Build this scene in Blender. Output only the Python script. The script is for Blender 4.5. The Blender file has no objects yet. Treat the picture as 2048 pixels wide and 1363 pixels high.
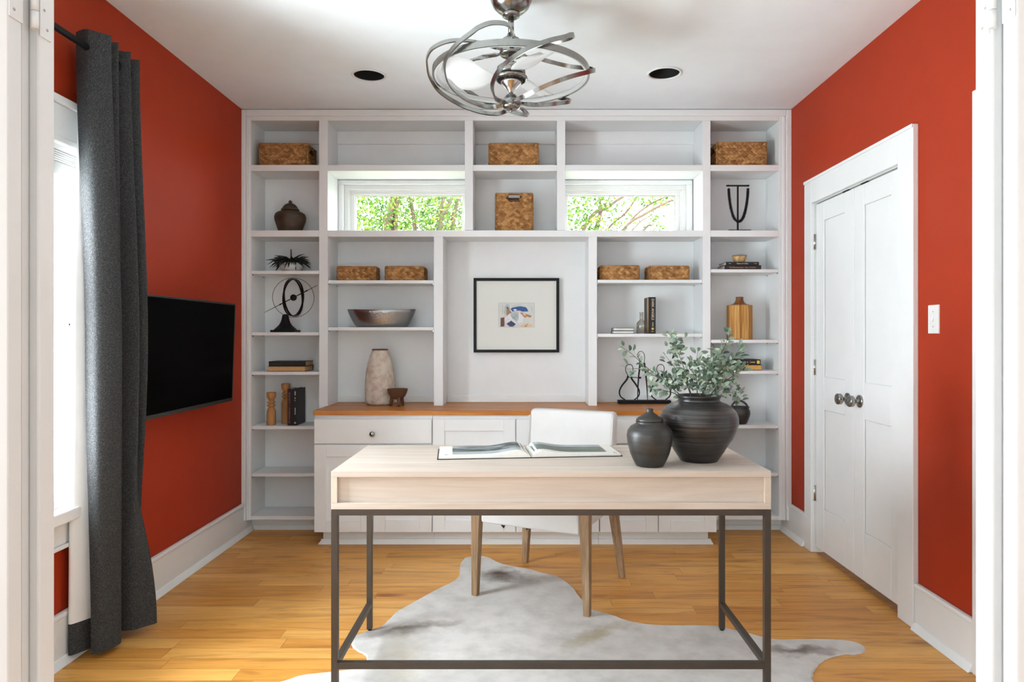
import bpy, bmesh, math, random
from mathutils import Vector, Matrix
random.seed(7)
R = math.radians
C = bpy.context.scene.collection
SC = bpy.context.scene

# ------------------------------------------------------------------ camera, world, light, exposure
F, CX, CY, EYE = 1365.0, 1046.0, 670.0, 1.22          # focal length in px, vanishing point, eye height
cam = bpy.data.cameras.new('camera')
cam.sensor_width = 36.0
cam.lens = 36.0 * F / 2048
cam.shift_x = -(CX - 1024) / 2048
cam.shift_y = (CY - 681.5) / 2048
cam.clip_start = 0.02
camo = bpy.data.objects.new('camera', cam)
C.objects.link(camo)
camo.location = (0, 0, EYE)
camo.rotation_euler = (R(90), 0, 0)
SC.camera = camo

w = bpy.data.worlds.new('sky')
SC.world = w
w.use_nodes = True
bg = w.node_tree.nodes['Background']
bg.inputs[0].default_value = (0.93, 0.97, 1.0, 1)
bg.inputs[1].default_value = 13.0

SC.view_settings.view_transform = 'Standard'
SC.view_settings.look = 'None'
SC.view_settings.exposure = 0.13
SC.view_settings.gamma = 1.0
SC.view_settings.use_curve_mapping = False


def area(name, loc, rot, sx, sy, power, col=(1, 1, 1), portal=False):
    l = bpy.data.lights.new(name, 'AREA')
    l.shape = 'RECTANGLE'
    l.size, l.size_y, l.energy, l.color = sx, sy, power, col
    o = bpy.data.objects.new(name, l)
    C.objects.link(o)
    o.location, o.rotation_euler = loc, rot
    if portal:
        l.cycles.is_portal = True
    return o


# daylight through the window of the left wall, then fill lamps added outside it and in the hall
area('window_daylight', (-2.02, 2.15, 1.35), (R(90), 0, R(-90)), 1.3, 1.6, 112, (0.80, 0.91, 1.0))
area('ceiling_fill', (-3.0, 2.1, 0.15), (R(90) + R(38), 0, R(-90)), 2.4, 1.4, 380, (0.84, 0.93, 1.0))  # unseen panel added low outside, tilted up to brighten the ceiling
area('hall_back_fill', (-0.9, -2.6, 1.1), (R(90), 0, R(0)), 2.8, 2.1, 40, (0.84, 0.93, 1.0))  # fill added behind the camera; the hall has no window here
area('hall_left_fill', (-2.5, -1.8, 1.1), (R(90), 0, R(-90)), 1.9, 2.1, 36, (0.84, 0.93, 1.0))  # fill added at the hall's left, aimed at the right side of the room
area('hall_right_fill', (2.5, -1.6, 1.1), (R(90), 0, R(90)), 1.7, 2.1, 30, (0.84, 0.93, 1.0))  # fill added at the hall's right to lift the lower left cubbies

# ------------------------------------------------------------------ materials


def lin(r, g, b):
    f = lambda c: (c / 255 / 12.92) if c / 255 <= 0.04045 else ((c / 255 + 0.055) / 1.055) ** 2.4
    return (f(r), f(g), f(b), 1)


class NT:
    def __init__(s, name):
        s.m = bpy.data.materials.new(name)
        s.m.use_nodes = True
        s.t = s.m.node_tree
        s.b = s.t.nodes['Principled BSDF']
        s.out = s.t.nodes['Material Output']

    def n(s, typ, **kw):
        nd = s.t.nodes.new(typ)
        for k, v in kw.items():
            if k == 'inp':
                for a, b in v.items():
                    nd.inputs[a].default_value = b
            else:
                setattr(nd, k, v)
        return nd

    def l(s, a, b):
        s.t.links.new(a, b)

    def coords(s, scale=(1, 1, 1), kind='Object', rnd=0.0):
        tc = s.n('ShaderNodeTexCoord')
        src = tc.outputs[kind]
        if kind == 'World':
            pass
        mp = s.n('ShaderNodeMapping')
        mp.inputs['Scale'].default_value = scale
        s.l(src, mp.inputs[0])
        if rnd:
            oi = s.n('ShaderNodeObjectInfo')
            mu = s.n('ShaderNodeMath', operation='MULTIPLY')
            mu.inputs[1].default_value = rnd
            s.l(oi.outputs['Random'], mu.inputs[0])
            cb = s.n('ShaderNodeCombineXYZ')
            for i in range(3):
                s.l(mu.outputs[0], cb.inputs[i])
            s.l(cb.outputs[0], mp.inputs['Location'])
        return mp.outputs[0]

    def noise(s, vec, scale, detail=4, rough=0.55, dist=0.0):
        nd = s.n('ShaderNodeTexNoise')
        nd.inputs['Scale'].default_value = scale
        nd.inputs['Detail'].default_value = detail
        nd.inputs['Roughness'].default_value = rough
        nd.inputs['Distortion'].default_value = dist
        if vec:
            s.l(vec, nd.inputs['Vector'])
        return nd.outputs['Fac']

    def ramp(s, fac, stops):
        nd = s.n('ShaderNodeValToRGB')
        e = nd.color_ramp.elements
        while len(e) > 1:
            e.remove(e[0])
        e[0].position, e[0].color = stops[0]
        for p, c in stops[1:]:
            x = e.new(p)
            x.color = c
        s.l(fac, nd.inputs[0])
        return nd.outputs[0]

    def mix(s, fac, a, b, mode='MIX'):
        nd = s.n('ShaderNodeMix', data_type='RGBA', blend_type=mode)
        for sock, v in ((nd.inputs[0], fac), (nd.inputs[6], a), (nd.inputs[7], b)):
            if hasattr(v, 'node'):
                s.l(v, sock)
            else:
                sock.default_value = v
        return nd.outputs[2]

    def bump(s, h, strength=0.2, dist=0.01):
        nd = s.n('ShaderNodeBump')
        nd.inputs['Strength'].default_value = strength
        nd.inputs['Distance'].default_value = dist
        s.l(h, nd.inputs['Height'])
        s.l(nd.outputs[0], s.b.inputs['Normal'])

    def set(s, col=None, rough=None, metal=None, spec=None, **kw):
        if col is not None:
            if hasattr(col, 'node'):
                s.l(col, s.b.inputs['Base Color'])
            else:
                s.b.inputs['Base Color'].default_value = col
        if rough is not None:
            if hasattr(rough, 'node'):
                s.l(rough, s.b.inputs['Roughness'])
            else:
                s.b.inputs['Roughness'].default_value = rough
        if metal is not None:
            s.b.inputs['Metallic'].default_value = metal
        if spec is not None:
            s.b.inputs['Specular IOR Level'].default_value = spec
        for k, v in kw.items():
            s.b.inputs[k].default_value = v
        return s.m


def plain(name, col, rough=0.5, metal=0.0, var=0.06, scale=8.0, bump=0.0, bscale=200, spec=0.5):
    t = NT(name)
    v = t.coords()
    n = t.noise(v, scale, 3)
    dark = tuple(c * (1 - var) for c in col[:3]) + (1,)
    lite = tuple(min(1, c * (1 + var)) for c in col[:3]) + (1,)
    c = t.ramp(n, [(0.3, dark), (0.7, lite)])
    if bump:
        t.bump(t.noise(v, bscale, 2), bump, 0.002)
    return t.set(c, rough, metal, spec)


def wood(name, dark, mid, lite, axis='x', scale=1.0, rough=0.45, grain=1.0, rnd=0.0, bump=0.05, spec=0.4):
    t = NT(name)
    st = {'x': (1.2, 14, 14), 'y': (14, 1.2, 14), 'z': (14, 14, 1.2)}[axis]
    v = t.coords(tuple(a * scale for a in st), rnd=rnd)
    n1 = t.noise(v, 1.6, 5, 0.6, 1.2)
    st2 = {'x': (2, 90, 90), 'y': (90, 2, 90), 'z': (90, 90, 2)}[axis]
    v2 = t.coords(tuple(a * scale for a in st2), rnd=rnd)
    n2 = t.noise(v2, 1.5, 4, 0.6)
    c = t.ramp(n1, [(0.25, dark), (0.5, mid), (0.75, lite)])
    g = t.ramp(n2, [(0.3, (1 - 0.35 * grain,) * 3 + (1,)), (0.6, (1, 1, 1, 1))])
    c = t.mix(0.55, c, g, 'MULTIPLY')
    if bump:
        t.bump(n2, bump, 0.002)
    return t.set(c, rough, 0, spec)


M = {}
M['red'] = plain('red_wall_paint', (0.40, 0.039, 0.012, 1), 0.5, var=0.03, bump=0.10, bscale=260, spec=0.14)
M['white'] = plain('white_satin_paint', (0.83, 0.845, 0.845, 1), 0.38, var=0.015)
M['cabinet'] = plain('white_cabinet_paint', (0.83, 0.845, 0.845, 1), 0.42, var=0.015)
M['ceiling'] = plain('ceiling_paint', (0.86, 0.915, 0.95, 1), 0.8, var=0.015, bump=0.03, bscale=120)
M['hall'] = plain('hall_paint', (0.75, 0.74, 0.72, 1), 0.7, var=0.01)
M['black'] = plain('black_metal', (0.009, 0.009, 0.010, 1), 0.5, var=0.2, spec=0.22)
M['bronze'] = plain('dark_bronze_metal', lin(74, 66, 58), 0.42, 0.35, var=0.08, scale=20)
M['steel'] = plain('brushed_nickel', (0.29, 0.285, 0.27, 1), 0.22, 1.0, var=0.08, scale=40)
M['chrome'] = plain('satin_chrome', (0.55, 0.54, 0.52, 1), 0.22, 1.0, var=0.05)
M['tv'] = plain('black_screen', (0.0025, 0.0025, 0.0025, 1), 0.3, var=0.02, spec=0.01)
M['tvbezel'] = plain('black_plastic', (0.012, 0.014, 0.014, 1), 0.4, var=0.1)
M['greyed'] = plain('painted_over_screw', (0.45, 0.44, 0.42, 1), 0.5)
M['dark'] = plain('dark_recess', (0.006, 0.006, 0.006, 1), 0.8, var=0.1)
M['plastic'] = plain('white_plastic', (0.80, 0.80, 0.78, 1), 0.35, var=0.01)
M['paper'] = plain('page_paper', (0.82, 0.80, 0.74, 1), 0.8, var=0.03, scale=60)
M['mat'] = plain('picture_mat_board', (0.76, 0.77, 0.72, 1), 0.9, var=0.01)
M['tan'] = plain('tan_page_edges', lin(205, 160, 110), 0.8, var=0.12, scale=90)
M['linen'] = plain('white_upholstery', (0.69, 0.685, 0.665, 1), 0.95, var=0.03, bump=0.25, bscale=500, spec=0.1)
M['lining'] = plain('white_lining', (0.78, 0.78, 0.77, 1), 0.95, var=0.02, spec=0.1)
M['gold'] = plain('gold_print', lin(225, 190, 90), 0.5, var=0.05)
M['cream_print'] = plain('cream_print', lin(235, 225, 200), 0.6, var=0.03)
M['rust_print'] = plain('rust_print', lin(150, 85, 70), 0.6, var=0.05)
M['bookblack'] = plain('black_book_cloth', (0.010, 0.009, 0.010, 1), 0.5, var=0.2)
M['bookbrown'] = plain('dark_brown_book_cloth', (0.020, 0.010, 0.010, 1), 0.5, var=0.2)
M['bowl_white'] = plain('white_glazed_pot', (0.66, 0.65, 0.61, 1), 0.4, var=0.05)
M['counter'] = wood('oiled_wood_counter', lin(150, 84, 26), lin(196, 122, 48), lin(214, 148, 74), 'x', 1.0, 0.38, 0.8)
M['desk'] = wood('pale_washed_wood', lin(196, 181, 166), lin(208, 195, 181), lin(216, 206, 194), 'x', 0.8, 0.55, 0.28, bump=0.03, spec=0.25)
M['legwood'] = wood('weathered_oak', lin(110, 84, 58), lin(160, 130, 98), lin(190, 165, 136), 'z', 1.4, 0.6, 1.0)
M['beech'] = wood('turned_beech', lin(140, 90, 46), lin(186, 132, 82), lin(202, 152, 100), 'z', 1.6, 0.5, 0.6)
M['bowlwood'] = plain('brown_wood', lin(104, 70, 46), 0.7, var=0.2, scale=30, bump=0.1)


def floor_mat():
    t = NT('oak_floor')
    tc = t.n('ShaderNodeNewGeometry')
    oi = t.n('ShaderNodeObjectInfo')

    def vec(scale, mul):
        mp = t.n('ShaderNodeMapping')
        mp.inputs['Scale'].default_value = scale
        t.l(tc.outputs['Position'], mp.inputs[0])
        mu = t.n('ShaderNodeMath', operation='MULTIPLY')
        mu.inputs[1].default_value = mul
        t.l(oi.outputs['Random'], mu.inputs[0])
        cb = t.n('ShaderNodeCombineXYZ')
        t.l(mu.outputs[0], cb.inputs[0])
        t.l(mu.outputs[0], cb.inputs[2])
        t.l(cb.outputs[0], mp.inputs['Location'])
        return mp.outputs[0]
    n1 = t.noise(vec((1.0, 9, 1), 40), 1.8, 6, 0.6, 1.4)
    n2 = t.noise(vec((2.5, 80, 1), 60), 1.5, 4, 0.6)
    n3 = t.noise(vec((1.2, 3.2, 1), 90), 2.0, 2, 0.5)
    base = t.ramp(oi.outputs['Random'], [(0.0, lin(208, 144, 66)), (0.3, lin(224, 164, 82)), (0.6, lin(234, 178, 98)), (0.85, lin(217, 154, 72)), (1.0, lin(198, 132, 58))])
    shade = t.ramp(n1, [(0.28, (0.60, 0.52, 0.42, 1)), (0.48, (0.95, 0.93, 0.9, 1)), (0.72, (1.12, 1.12, 1.1, 1))])
    c = t.mix(1.0, base, shade, 'MULTIPLY')
    fine = t.ramp(n2, [(0.3, (0.80, 0.76, 0.7, 1)), (0.55, (1, 1, 1, 1))])
    c = t.mix(0.6, c, fine, 'MULTIPLY')
    knot = t.ramp(n3, [(0.22, (0.42, 0.30, 0.2, 1)), (0.31, (1, 1, 1, 1))])
    c = t.mix(0.9, c, knot, 'MULTIPLY')
    t.bump(n2, 0.05, 0.001)
    return t.set(c, 0.36, 0, 0.32)


M['floor'] = floor_mat()


def hide_mat():
    t = NT('cowhide_hair')
    g = t.n('ShaderNodeNewGeometry').outputs['Position']
    n = t.noise(g, 9, 4, 0.6)
    base = t.ramp(n, [(0.3, lin(196, 193, 188)), (0.6, lin(217, 215, 211))])
    col = base

    def spot(col, x, y, rx, ry, ang, colr, strength):
        mp = t.n('ShaderNodeMapping', vector_type='TEXTURE')
        mp.inputs['Location'].default_value = (x, y, 0.0)
        mp.inputs['Rotation'].default_value = (0, 0, ang)
        mp.inputs['Scale'].default_value = (rx, ry, 1)
        nv = t.n('ShaderNodeTexNoise')
        nv.inputs['Scale'].default_value = 14
        t.l(g, nv.inputs['Vector'])
        sub = t.n('ShaderNodeVectorMath', operation='SUBTRACT')
        sub.inputs[1].default_value = (0.5, 0.5, 0.5)
        t.l(nv.outputs['Color'], sub.inputs[0])
        sc = t.n('ShaderNodeVectorMath', operation='SCALE')
        sc.inputs['Scale'].default_value = 0.14
        t.l(sub.outputs[0], sc.inputs[0])
        ad = t.n('ShaderNodeVectorMath', operation='ADD')
        t.l(g, ad.inputs[0])
        t.l(sc.outputs[0], ad.inputs[1])
        t.l(ad.outputs[0], mp.inputs[0])
        sp = t.n('ShaderNodeSeparateXYZ')
        t.l(mp.outputs[0], sp.inputs[0])
        cb = t.n('ShaderNodeCombineXYZ')
        t.l(sp.outputs[0], cb.inputs[0])
        t.l(sp.outputs[1], cb.inputs[1])
        ln = t.n('ShaderNodeVectorMath', operation='LENGTH')
        t.l(cb.outputs[0], ln.inputs[0])
        f = t.ramp(ln.outputs['Value'], [(0.15, (strength,) * 3 + (1,)), (1.0, (0, 0, 0, 1))])
        return t.mix(f, col, colr)
    br = lin(82, 62, 48)
    col = spot(col, -0.115, 3.46, 0.12, 0.13, 0.3, br, 0.9)
    col = spot(col, -0.02, 3.42, 0.14, 0.09, -0.2, br, 0.45)
    col = spot(col, -0.48, 2.84, 0.28, 0.05, 0.25, br, 0.7)
    col = spot(col, -0.55, 2.78, 0.20, 0.06, 0.2, br, 0.5)
    col = spot(col, 0.30, 2.78, 0.26, 0.05, 0.75, lin(168, 156, 120), 0.7)
    col = spot(col, 1.06, 2.63, 0.20, 0.05, 0.0, br, 0.75)
    col = spot(col, -0.45, 2.55, 0.10, 0.30, 0.2, lin(196, 186, 160), 0.5)
    t.bump(t.noise(g, 260, 2), 0.25, 0.004)
    return t.set(col, 0.85, 0, 0.15)


def herring_mat():
    t = NT('cream_stoneware')
    v = t.coords()
    n = t.noise(v, 22, 4)
    c = t.ramp(n, [(0.25, lin(190, 160, 140)), (0.55, lin(226, 214, 200)), (0.8, lin(236, 228, 216))])
    return t.set(c, 0.55, 0, 0.4)


def pot_mat(name, dark, lite, ring=70.0, rough=0.38):
    t = NT(name)
    v = t.coords((1.5, 1.5, ring))
    n = t.noise(v, 1.0, 5, 0.65, 0.3)
    v2 = t.coords((1, 1, 1))
    n2 = t.noise(v2, 22, 4, 0.6)
    c = t.ramp(n, [(0.40, dark), (0.55, tuple(a * 0.65 + b * 0.35 for a, b in zip(dark, lite))), (0.68, lite)])
    c2 = t.ramp(n2, [(0.35, (0.6, 0.6, 0.6, 1)), (0.65, (1.25, 1.25, 1.25, 1))])
    c = t.mix(0.7, c, c2, 'MULTIPLY')
    t.bump(n, 0.35, 0.004)
    return t.set(c, rough, 0, 0.6)


M['pot'] = pot_mat('black_ringed_pottery', (0.007, 0.007, 0.007, 1), (0.075, 0.068, 0.065, 1), 210, 0.30)
M['pot2'] = pot_mat('dark_pottery', (0.018, 0.017, 0.014, 1), (0.045, 0.044, 0.040, 1), 30, 0.42)
M['jar'] = pot_mat('brown_pottery', lin(56, 42, 30), lin(112, 92, 70), 8, 0.6)
M['herring'] = herring_mat()
M['hide'] = hide_mat()


def straw_mat():
    t = NT('woven_hyacinth')
    v = t.coords((1, 1, 1), rnd=0)
    n = t.noise(v, 45, 3, 0.5)
    n2 = t.noise(v, 9, 2)
    c = t.ramp(n, [(0.25, lin(146, 104, 62)), (0.5, lin(178, 134, 86)), (0.75, lin(206, 166, 114))])
    c2 = t.ramp(n2, [(0.3, (0.85, 0.8, 0.75, 1)), (0.7, (1.1, 1.08, 1.05, 1))])
    c = t.mix(0.8, c, c2, 'MULTIPLY')
    ri = t.n('ShaderNodeNewGeometry').outputs['Random Per Island']
    c = t.mix(1.0, c, t.ramp(ri, [(0.0, (0.62, 0.55, 0.48, 1)), (0.5, (0.95, 0.92, 0.9, 1)), (1.0, (1.2, 1.2, 1.2, 1))]), 'MULTIPLY')
    t.bump(t.noise(v, 300, 2), 0.5, 0.002)
    return t.set(c, 0.75, 0, 0.2)


M['straw'] = straw_mat()
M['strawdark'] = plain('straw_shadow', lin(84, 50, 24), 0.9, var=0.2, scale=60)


def fabric_mat():
    t = NT('charcoal_woven_fabric')
    v = t.coords((520, 520, 200))
    n = t.noise(v, 1.0, 3, 0.7)
    v2 = t.coords((500, 500, 500))
    n2 = t.noise(v2, 1.0, 2, 0.6)
    c = t.ramp(n, [(0.25, (0.016, 0.017, 0.018, 1)), (0.5, (0.038, 0.039, 0.040, 1)), (0.78, (0.15, 0.15, 0.15, 1))])
    t.bump(n2, 0.3, 0.002)
    return t.set(c, 0.9, 0, 0.15)


M['fabric'] = fabric_mat()


def leaf_mat(name, a, b, c_, trans=0.25, rough=0.5):
    t = NT(name)
    oi = t.n('ShaderNodeObjectInfo')
    v = t.coords()
    n = t.noise(v, 45, 3)
    ad = t.n('ShaderNodeMath', operation='ADD')
    t.l(oi.outputs['Random'], ad.inputs[0])
    t.l(t.n('ShaderNodeNewGeometry').outputs['Random Per Island'], ad.inputs[1])
    fr_ = t.n('ShaderNodeMath', operation='FRACT')
    t.l(ad.outputs[0], fr_.inputs[0])
    c1 = t.ramp(fr_.outputs[0], [(0.0, a), (0.45, b), (0.8, c_), (1.0, b)])
    c2 = t.ramp(n, [(0.3, (0.65, 0.7, 0.65, 1)), (0.7, (1.25, 1.2, 1.25, 1))])
    c = t.mix(1.0, c1, c2, 'MULTIPLY')
    t.set(c, rough, 0, 0.4)
    tr = t.n('ShaderNodeBsdfTranslucent')
    t.l(c, tr.inputs[0])
    mx = t.n('ShaderNodeMixShader')
    mx.inputs[0].default_value = trans
    t.l(t.b.outputs[0], mx.inputs[1])
    t.l(tr.outputs[0], mx.inputs[2])
    t.l(mx.outputs[0], t.out.inputs[0])
    return t.m


M['leaf'] = leaf_mat('grey_green_leaf', lin(74, 100, 82), lin(128, 150, 130), lin(176, 190, 168))
M['stem'] = plain('grey_stem', lin(82, 78, 62), 0.7, var=0.1)
M['darkleaf'] = plain('near_black_leaf', lin(22, 30, 24), 0.55, var=0.3)


def outdoor_leaf():
    t = NT('sunny_leaf')
    g = t.n('ShaderNodeNewGeometry').outputs['Position']
    n = t.n('ShaderNodeNewGeometry').outputs['Random Per Island']
    c = t.ramp(n, [(0.1, (0.025, 0.085, 0.007, 1)), (0.46, (0.06, 0.17, 0.012, 1)), (0.70, (0.13, 0.23, 0.016, 1)), (0.92, (0.24, 0.29, 0.04, 1))])
    t.set(c, 0.5)
    tr = t.n('ShaderNodeBsdfTranslucent')
    t.l(c, tr.inputs[0])
    mx = t.n('ShaderNodeMixShader')
    mx.inputs[0].default_value = 0.5
    t.l(t.b.outputs[0], mx.inputs[1])
    t.l(tr.outputs[0], mx.inputs[2])
    t.l(mx.outputs[0], t.out.inputs[0])
    return t.m


M['outleaf'] = outdoor_leaf()
M['bark'] = plain('tan_bark', lin(74, 58, 40), 0.8, var=0.3, scale=14)


def glass_mat(name, tint=(1, 1, 1, 1), refl=0.06, k=0.6):
    t = NT(name)
    tr = t.n('ShaderNodeBsdfTransparent')
    tr.inputs[0].default_value = tint
    gl = t.n('ShaderNodeBsdfGlossy')
    gl.inputs['Roughness'].default_value = 0.02
    lw = t.n('ShaderNodeLayerWeight')
    lw.inputs[0].default_value = 0.12
    mul = t.n('ShaderNodeMath', operation='MULTIPLY_ADD')
    mul.inputs[1].default_value = k
    mul.inputs[2].default_value = refl * 0.4
    t.l(lw.outputs['Fresnel'], mul.inputs[0])
    mx = t.n('ShaderNodeMixShader')
    t.l(mul.outputs[0], mx.inputs[0])
    t.l(tr.outputs[0], mx.inputs[1])
    t.l(gl.outputs[0], mx.inputs[2])
    t.l(mx.outputs[0], t.out.inputs[0])
    return t.m


M['glass'] = glass_mat('clear_glass')
M['picglass'] = glass_mat('picture_glass', (1, 1, 1, 1), 0.02, 0.2)
M['smoke'] = glass_mat('smoky_glass', (0.86, 0.85, 0.81, 1), 0.2)


def blade_mat():
    t = NT('frosted_white_blade')
    t.set((0.86, 0.86, 0.85, 1), 0.35)
    tr = t.n('ShaderNodeBsdfTranslucent')
    tr.inputs[0].default_value = (0.9, 0.9, 0.9, 1)
    mx = t.n('ShaderNodeMixShader')
    mx.inputs[0].default_value = 0.55
    t.l(t.b.outputs[0], mx.inputs[1])
    t.l(tr.outputs[0], mx.inputs[2])
    tp = t.n('ShaderNodeBsdfTransparent')
    mx2 = t.n('ShaderNodeMixShader')
    mx2.inputs[0].default_value = 0.22
    t.l(mx.outputs[0], mx2.inputs[1])
    t.l(tp.outputs[0], mx2.inputs[2])
    t.l(mx2.outputs[0], t.out.inputs[0])
    return t.m


M['blade'] = blade_mat()


def hammered():
    t = NT('hammered_silver')
    v = t.coords()
    vo = t.n('ShaderNodeTexVoronoi')
    vo.inputs['Scale'].default_value = 85
    t.l(v, vo.inputs['Vector'])
    t.bump(vo.outputs['Distance'], 0.12, 0.006)
    return t.set((0.33, 0.33, 0.325, 1), 0.30, 1.0)


M['silver'] = hammered()


def strip_wood():
    t = NT('laminated_wood')
    v = t.coords((34, 34, 1.2))
    n = t.noise(v, 1.0, 3, 0.5, 0.5)
    v2 = t.coords((150, 150, 6))
    n2 = t.noise(v2, 1.0, 4)
    c = t.ramp(n, [(0.32, lin(140, 84, 40)), (0.45, lin(196, 142, 78)), (0.55, lin(214, 166, 98)), (0.68, lin(176, 116, 58))])
    c = t.mix(0.9, c, t.ramp(n2, [(0.32, (0.55, 0.48, 0.4, 1)), (0.55, (1, 1, 1, 1))]), 'MULTIPLY')
    return t.set(c, 0.65, 0, 0.25)


M['lamwood'] = strip_wood()


def glaze():
    t = NT('ochre_glaze')
    v = t.coords()
    n = t.noise(v, 30, 4)
    c = t.ramp(n, [(0.3, lin(150, 104, 66)), (0.6, lin(206, 172, 116)), (0.8, lin(220, 200, 150))])
    return t.set(c, 0.4)


M['glaze'] = glaze()


def photo_mat(name, seed, stops, sc=(6, 18, 1)):
    t = NT(name)
    v = t.coords(sc)
    n = t.noise(v, 1.0, 7, 0.65, 0.6)
    return t.set(t.ramp(n, stops), 0.5)


M['photo_a'] = photo_mat('grey_landscape_print', 1, [(0.30, (0.015, 0.018, 0.018, 1)), (0.46, (0.06, 0.075, 0.075, 1)), (0.55, (0.22, 0.26, 0.27, 1)), (0.72, (0.5, 0.55, 0.56, 1))])
M['photo_b'] = photo_mat('grey_hill_print', 2, [(0.3, (0.07, 0.10, 0.08, 1)), (0.55, (0.17, 0.21, 0.18, 1)), (0.75, (0.42, 0.45, 0.42, 1))])
M['photo_c'] = plain('pale_print', (0.42, 0.47, 0.48, 1), 0.5, var=0.15, scale=20)

# ------------------------------------------------------------------ mesh helpers


class MB:
    def __init__(s):
        s.v, s.f, s.sm = [], [], []

    def face(s, idx, smooth=False):
        s.f.append(idx)
        s.sm.append(smooth)

    def box(s, x0, x1, y0, y1, z0, z1):
        b = len(s.v)
        s.v += [(x, y, z) for z in (z0, z1) for y in (y0, y1) for x in (x0, x1)]
        for q in ((0, 2, 3, 1), (4, 5, 7, 6), (0, 1, 5, 4), (2, 6, 7, 3), (0, 4, 6, 2), (1, 3, 7, 5)):
            s.face([b + i for i in q])
        return s

    def hexa(s, bot, top):
        """bot, top: four corners each, counter-clockwise from above"""
        b = len(s.v)
        s.v += [tuple(p) for p in bot] + [tuple(p) for p in top]
        s.face([b + 3, b + 2, b + 1, b])
        s.face([b + 4, b + 5, b + 6, b + 7])
        for i in range(4):
            j = (i + 1) % 4
            s.face([b + i, b + j, b + 4 + j, b + 4 + i])
        return s

    def lathe(s, prof, cx=0, cy=0, cz=0, n=40, smooth=True, sy=1.0, phase=0.0, caps=True):
        b = len(s.v)
        for r, z in prof:
            for i in range(n):
                a = phase + 2 * math.pi * i / n
                s.v.append((cx + r * math.cos(a), cy + sy * r * math.sin(a), cz + z))
        for k in range(len(prof) - 1):
            for i in range(n):
                j = (i + 1) % n
                s.face([b + k * n + i, b + k * n + j, b + (k + 1) * n + j, b + (k + 1) * n + i], smooth)
        if not caps:
            return s
        s.face([b + i for i in range(n - 1, -1, -1)])
        t = b + (len(prof) - 1) * n
        s.face([t + i for i in range(n)])
        return s

    def tube(s, pts, rad, n=8, closed=False, smooth=True, ry=None):
        pts = [Vector(p) for p in pts]
        m = len(pts)
        rads = rad if isinstance(rad, (list, tuple)) else [rad] * m
        b = len(s.v)
        up = None
        for i, p in enumerate(pts):
            if closed:
                t = (pts[(i + 1) % m] - pts[i - 1]).normalized()
            else:
                t = (pts[min(i + 1, m - 1)] - pts[max(i - 1, 0)]).normalized()
            if up is None:
                ref = Vector((0, 0, 1)) if abs(t.z) < 0.9 else Vector((0, 1, 0))
                up = (ref - t * ref.dot(t)).normalized()
            else:
                up = (up - t * up.dot(t))
                up = up.normalized() if up.length > 1e-6 else Vector((0, 1, 0))
            sd = t.cross(up)
            for k in range(n):
                a = 2 * math.pi * k / n
                s.v.append(tuple(p + up * (rads[i] * math.cos(a)) + sd * (rads[i] * math.sin(a))))
        rng = m if closed else m - 1
        for i in range(rng):
            i2 = (i + 1) % m
            for k in range(n):
                k2 = (k + 1) % n
                s.face([b + i * n + k, b + i * n + k2, b + i2 * n + k2, b + i2 * n + k], smooth)
        if not closed:
            s.face([b + k for k in range(n - 1, -1, -1)])
            s.face([b + (m - 1) * n + k for k in range(n)])
        return s

    def ribbon(s, pts, nrm, wid, thk, smooth=False):
        """rectangular bar along pts; nrm(p) gives the direction of its thin side"""
        pts = [Vector(p) for p in pts]
        m = len(pts)
        b = len(s.v)
        for i, p in enumerate(pts):
            t = (pts[min(i + 1, m - 1)] - pts[max(i - 1, 0)]).normalized()
            n_ = Vector(nrm(p, i))
            n_ = (n_ - t * n_.dot(t)).normalized()
            w_ = t.cross(n_)
            for a, c in ((-1, -1), (1, -1), (1, 1), (-1, 1)):
                s.v.append(tuple(p + n_ * (a * thk / 2) + w_ * (c * wid / 2)))
        for i in range(m - 1):
            for k in range(4):
                k2 = (k + 1) % 4
                s.face([b + i * 4 + k, b + i * 4 + k2, b + i * 4 + 4 + k2, b + i * 4 + 4 + k], smooth)
        s.face([b + 3, b + 2, b + 1, b])
        s.face([b + (m - 1) * 4 + k for k in range(4)])
        return s

    def grid(s, rows, smooth=True, closed=False):
        b = len(s.v)
        nc = len(rows[0])
        for r in rows:
            s.v += [tuple(p) for p in r]
        for i in range(len(rows) - 1):
            for j in range(nc if closed else nc - 1):
                j2 = (j + 1) % nc
                s.face([b + i * nc + j, b + i * nc + j2, b + (i + 1) * nc + j2, b + (i + 1) * nc + j], smooth)
        return s

    def prism(s, poly, y0, y1):
        """poly of (x, z) extruded along y"""
        b = len(s.v)
        n = len(poly)
        s.v += [(x, y0, z) for x, z in poly] + [(x, y1, z) for x, z in poly]
        s.face(list(range(b, b + n)))
        s.face(list(range(b + 2 * n - 1, b + n - 1, -1)))
        for i in range(n):
            j = (i + 1) % n
            s.face([b + j, b + i, b + n + i, b + n + j])
        return s

    def build(s, name, m, parent=None, world=True, bevel=0.0, origin=None, seg=2, fix=True):
        off = Vector((0, 0, 0))
        if parent is not None and world:
            p = parent
            while p is not None:
                off += p.location
                p = p.parent
        if parent is None and origin is not None:
            off = Vector(origin)
        me = bpy.data.meshes.new(name)
        me.from_pydata([(v[0] - off.x, v[1] - off.y, v[2] - off.z) for v in s.v], [], s.f)
        me.polygons.foreach_set('use_smooth', s.sm)
        if fix:
            bm = bmesh.new()
            bm.from_mesh(me)
            bmesh.ops.recalc_face_normals(bm, faces=bm.faces)
            bm.to_mesh(me)
            bm.free()
        if isinstance(m, str):
            m = M[m]
        me.materials.append(m)
        o = bpy.data.objects.new(name, me)
        C.objects.link(o)
        if parent is not None:
            o.parent = parent
        elif origin is not None:
            o.location = origin
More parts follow.
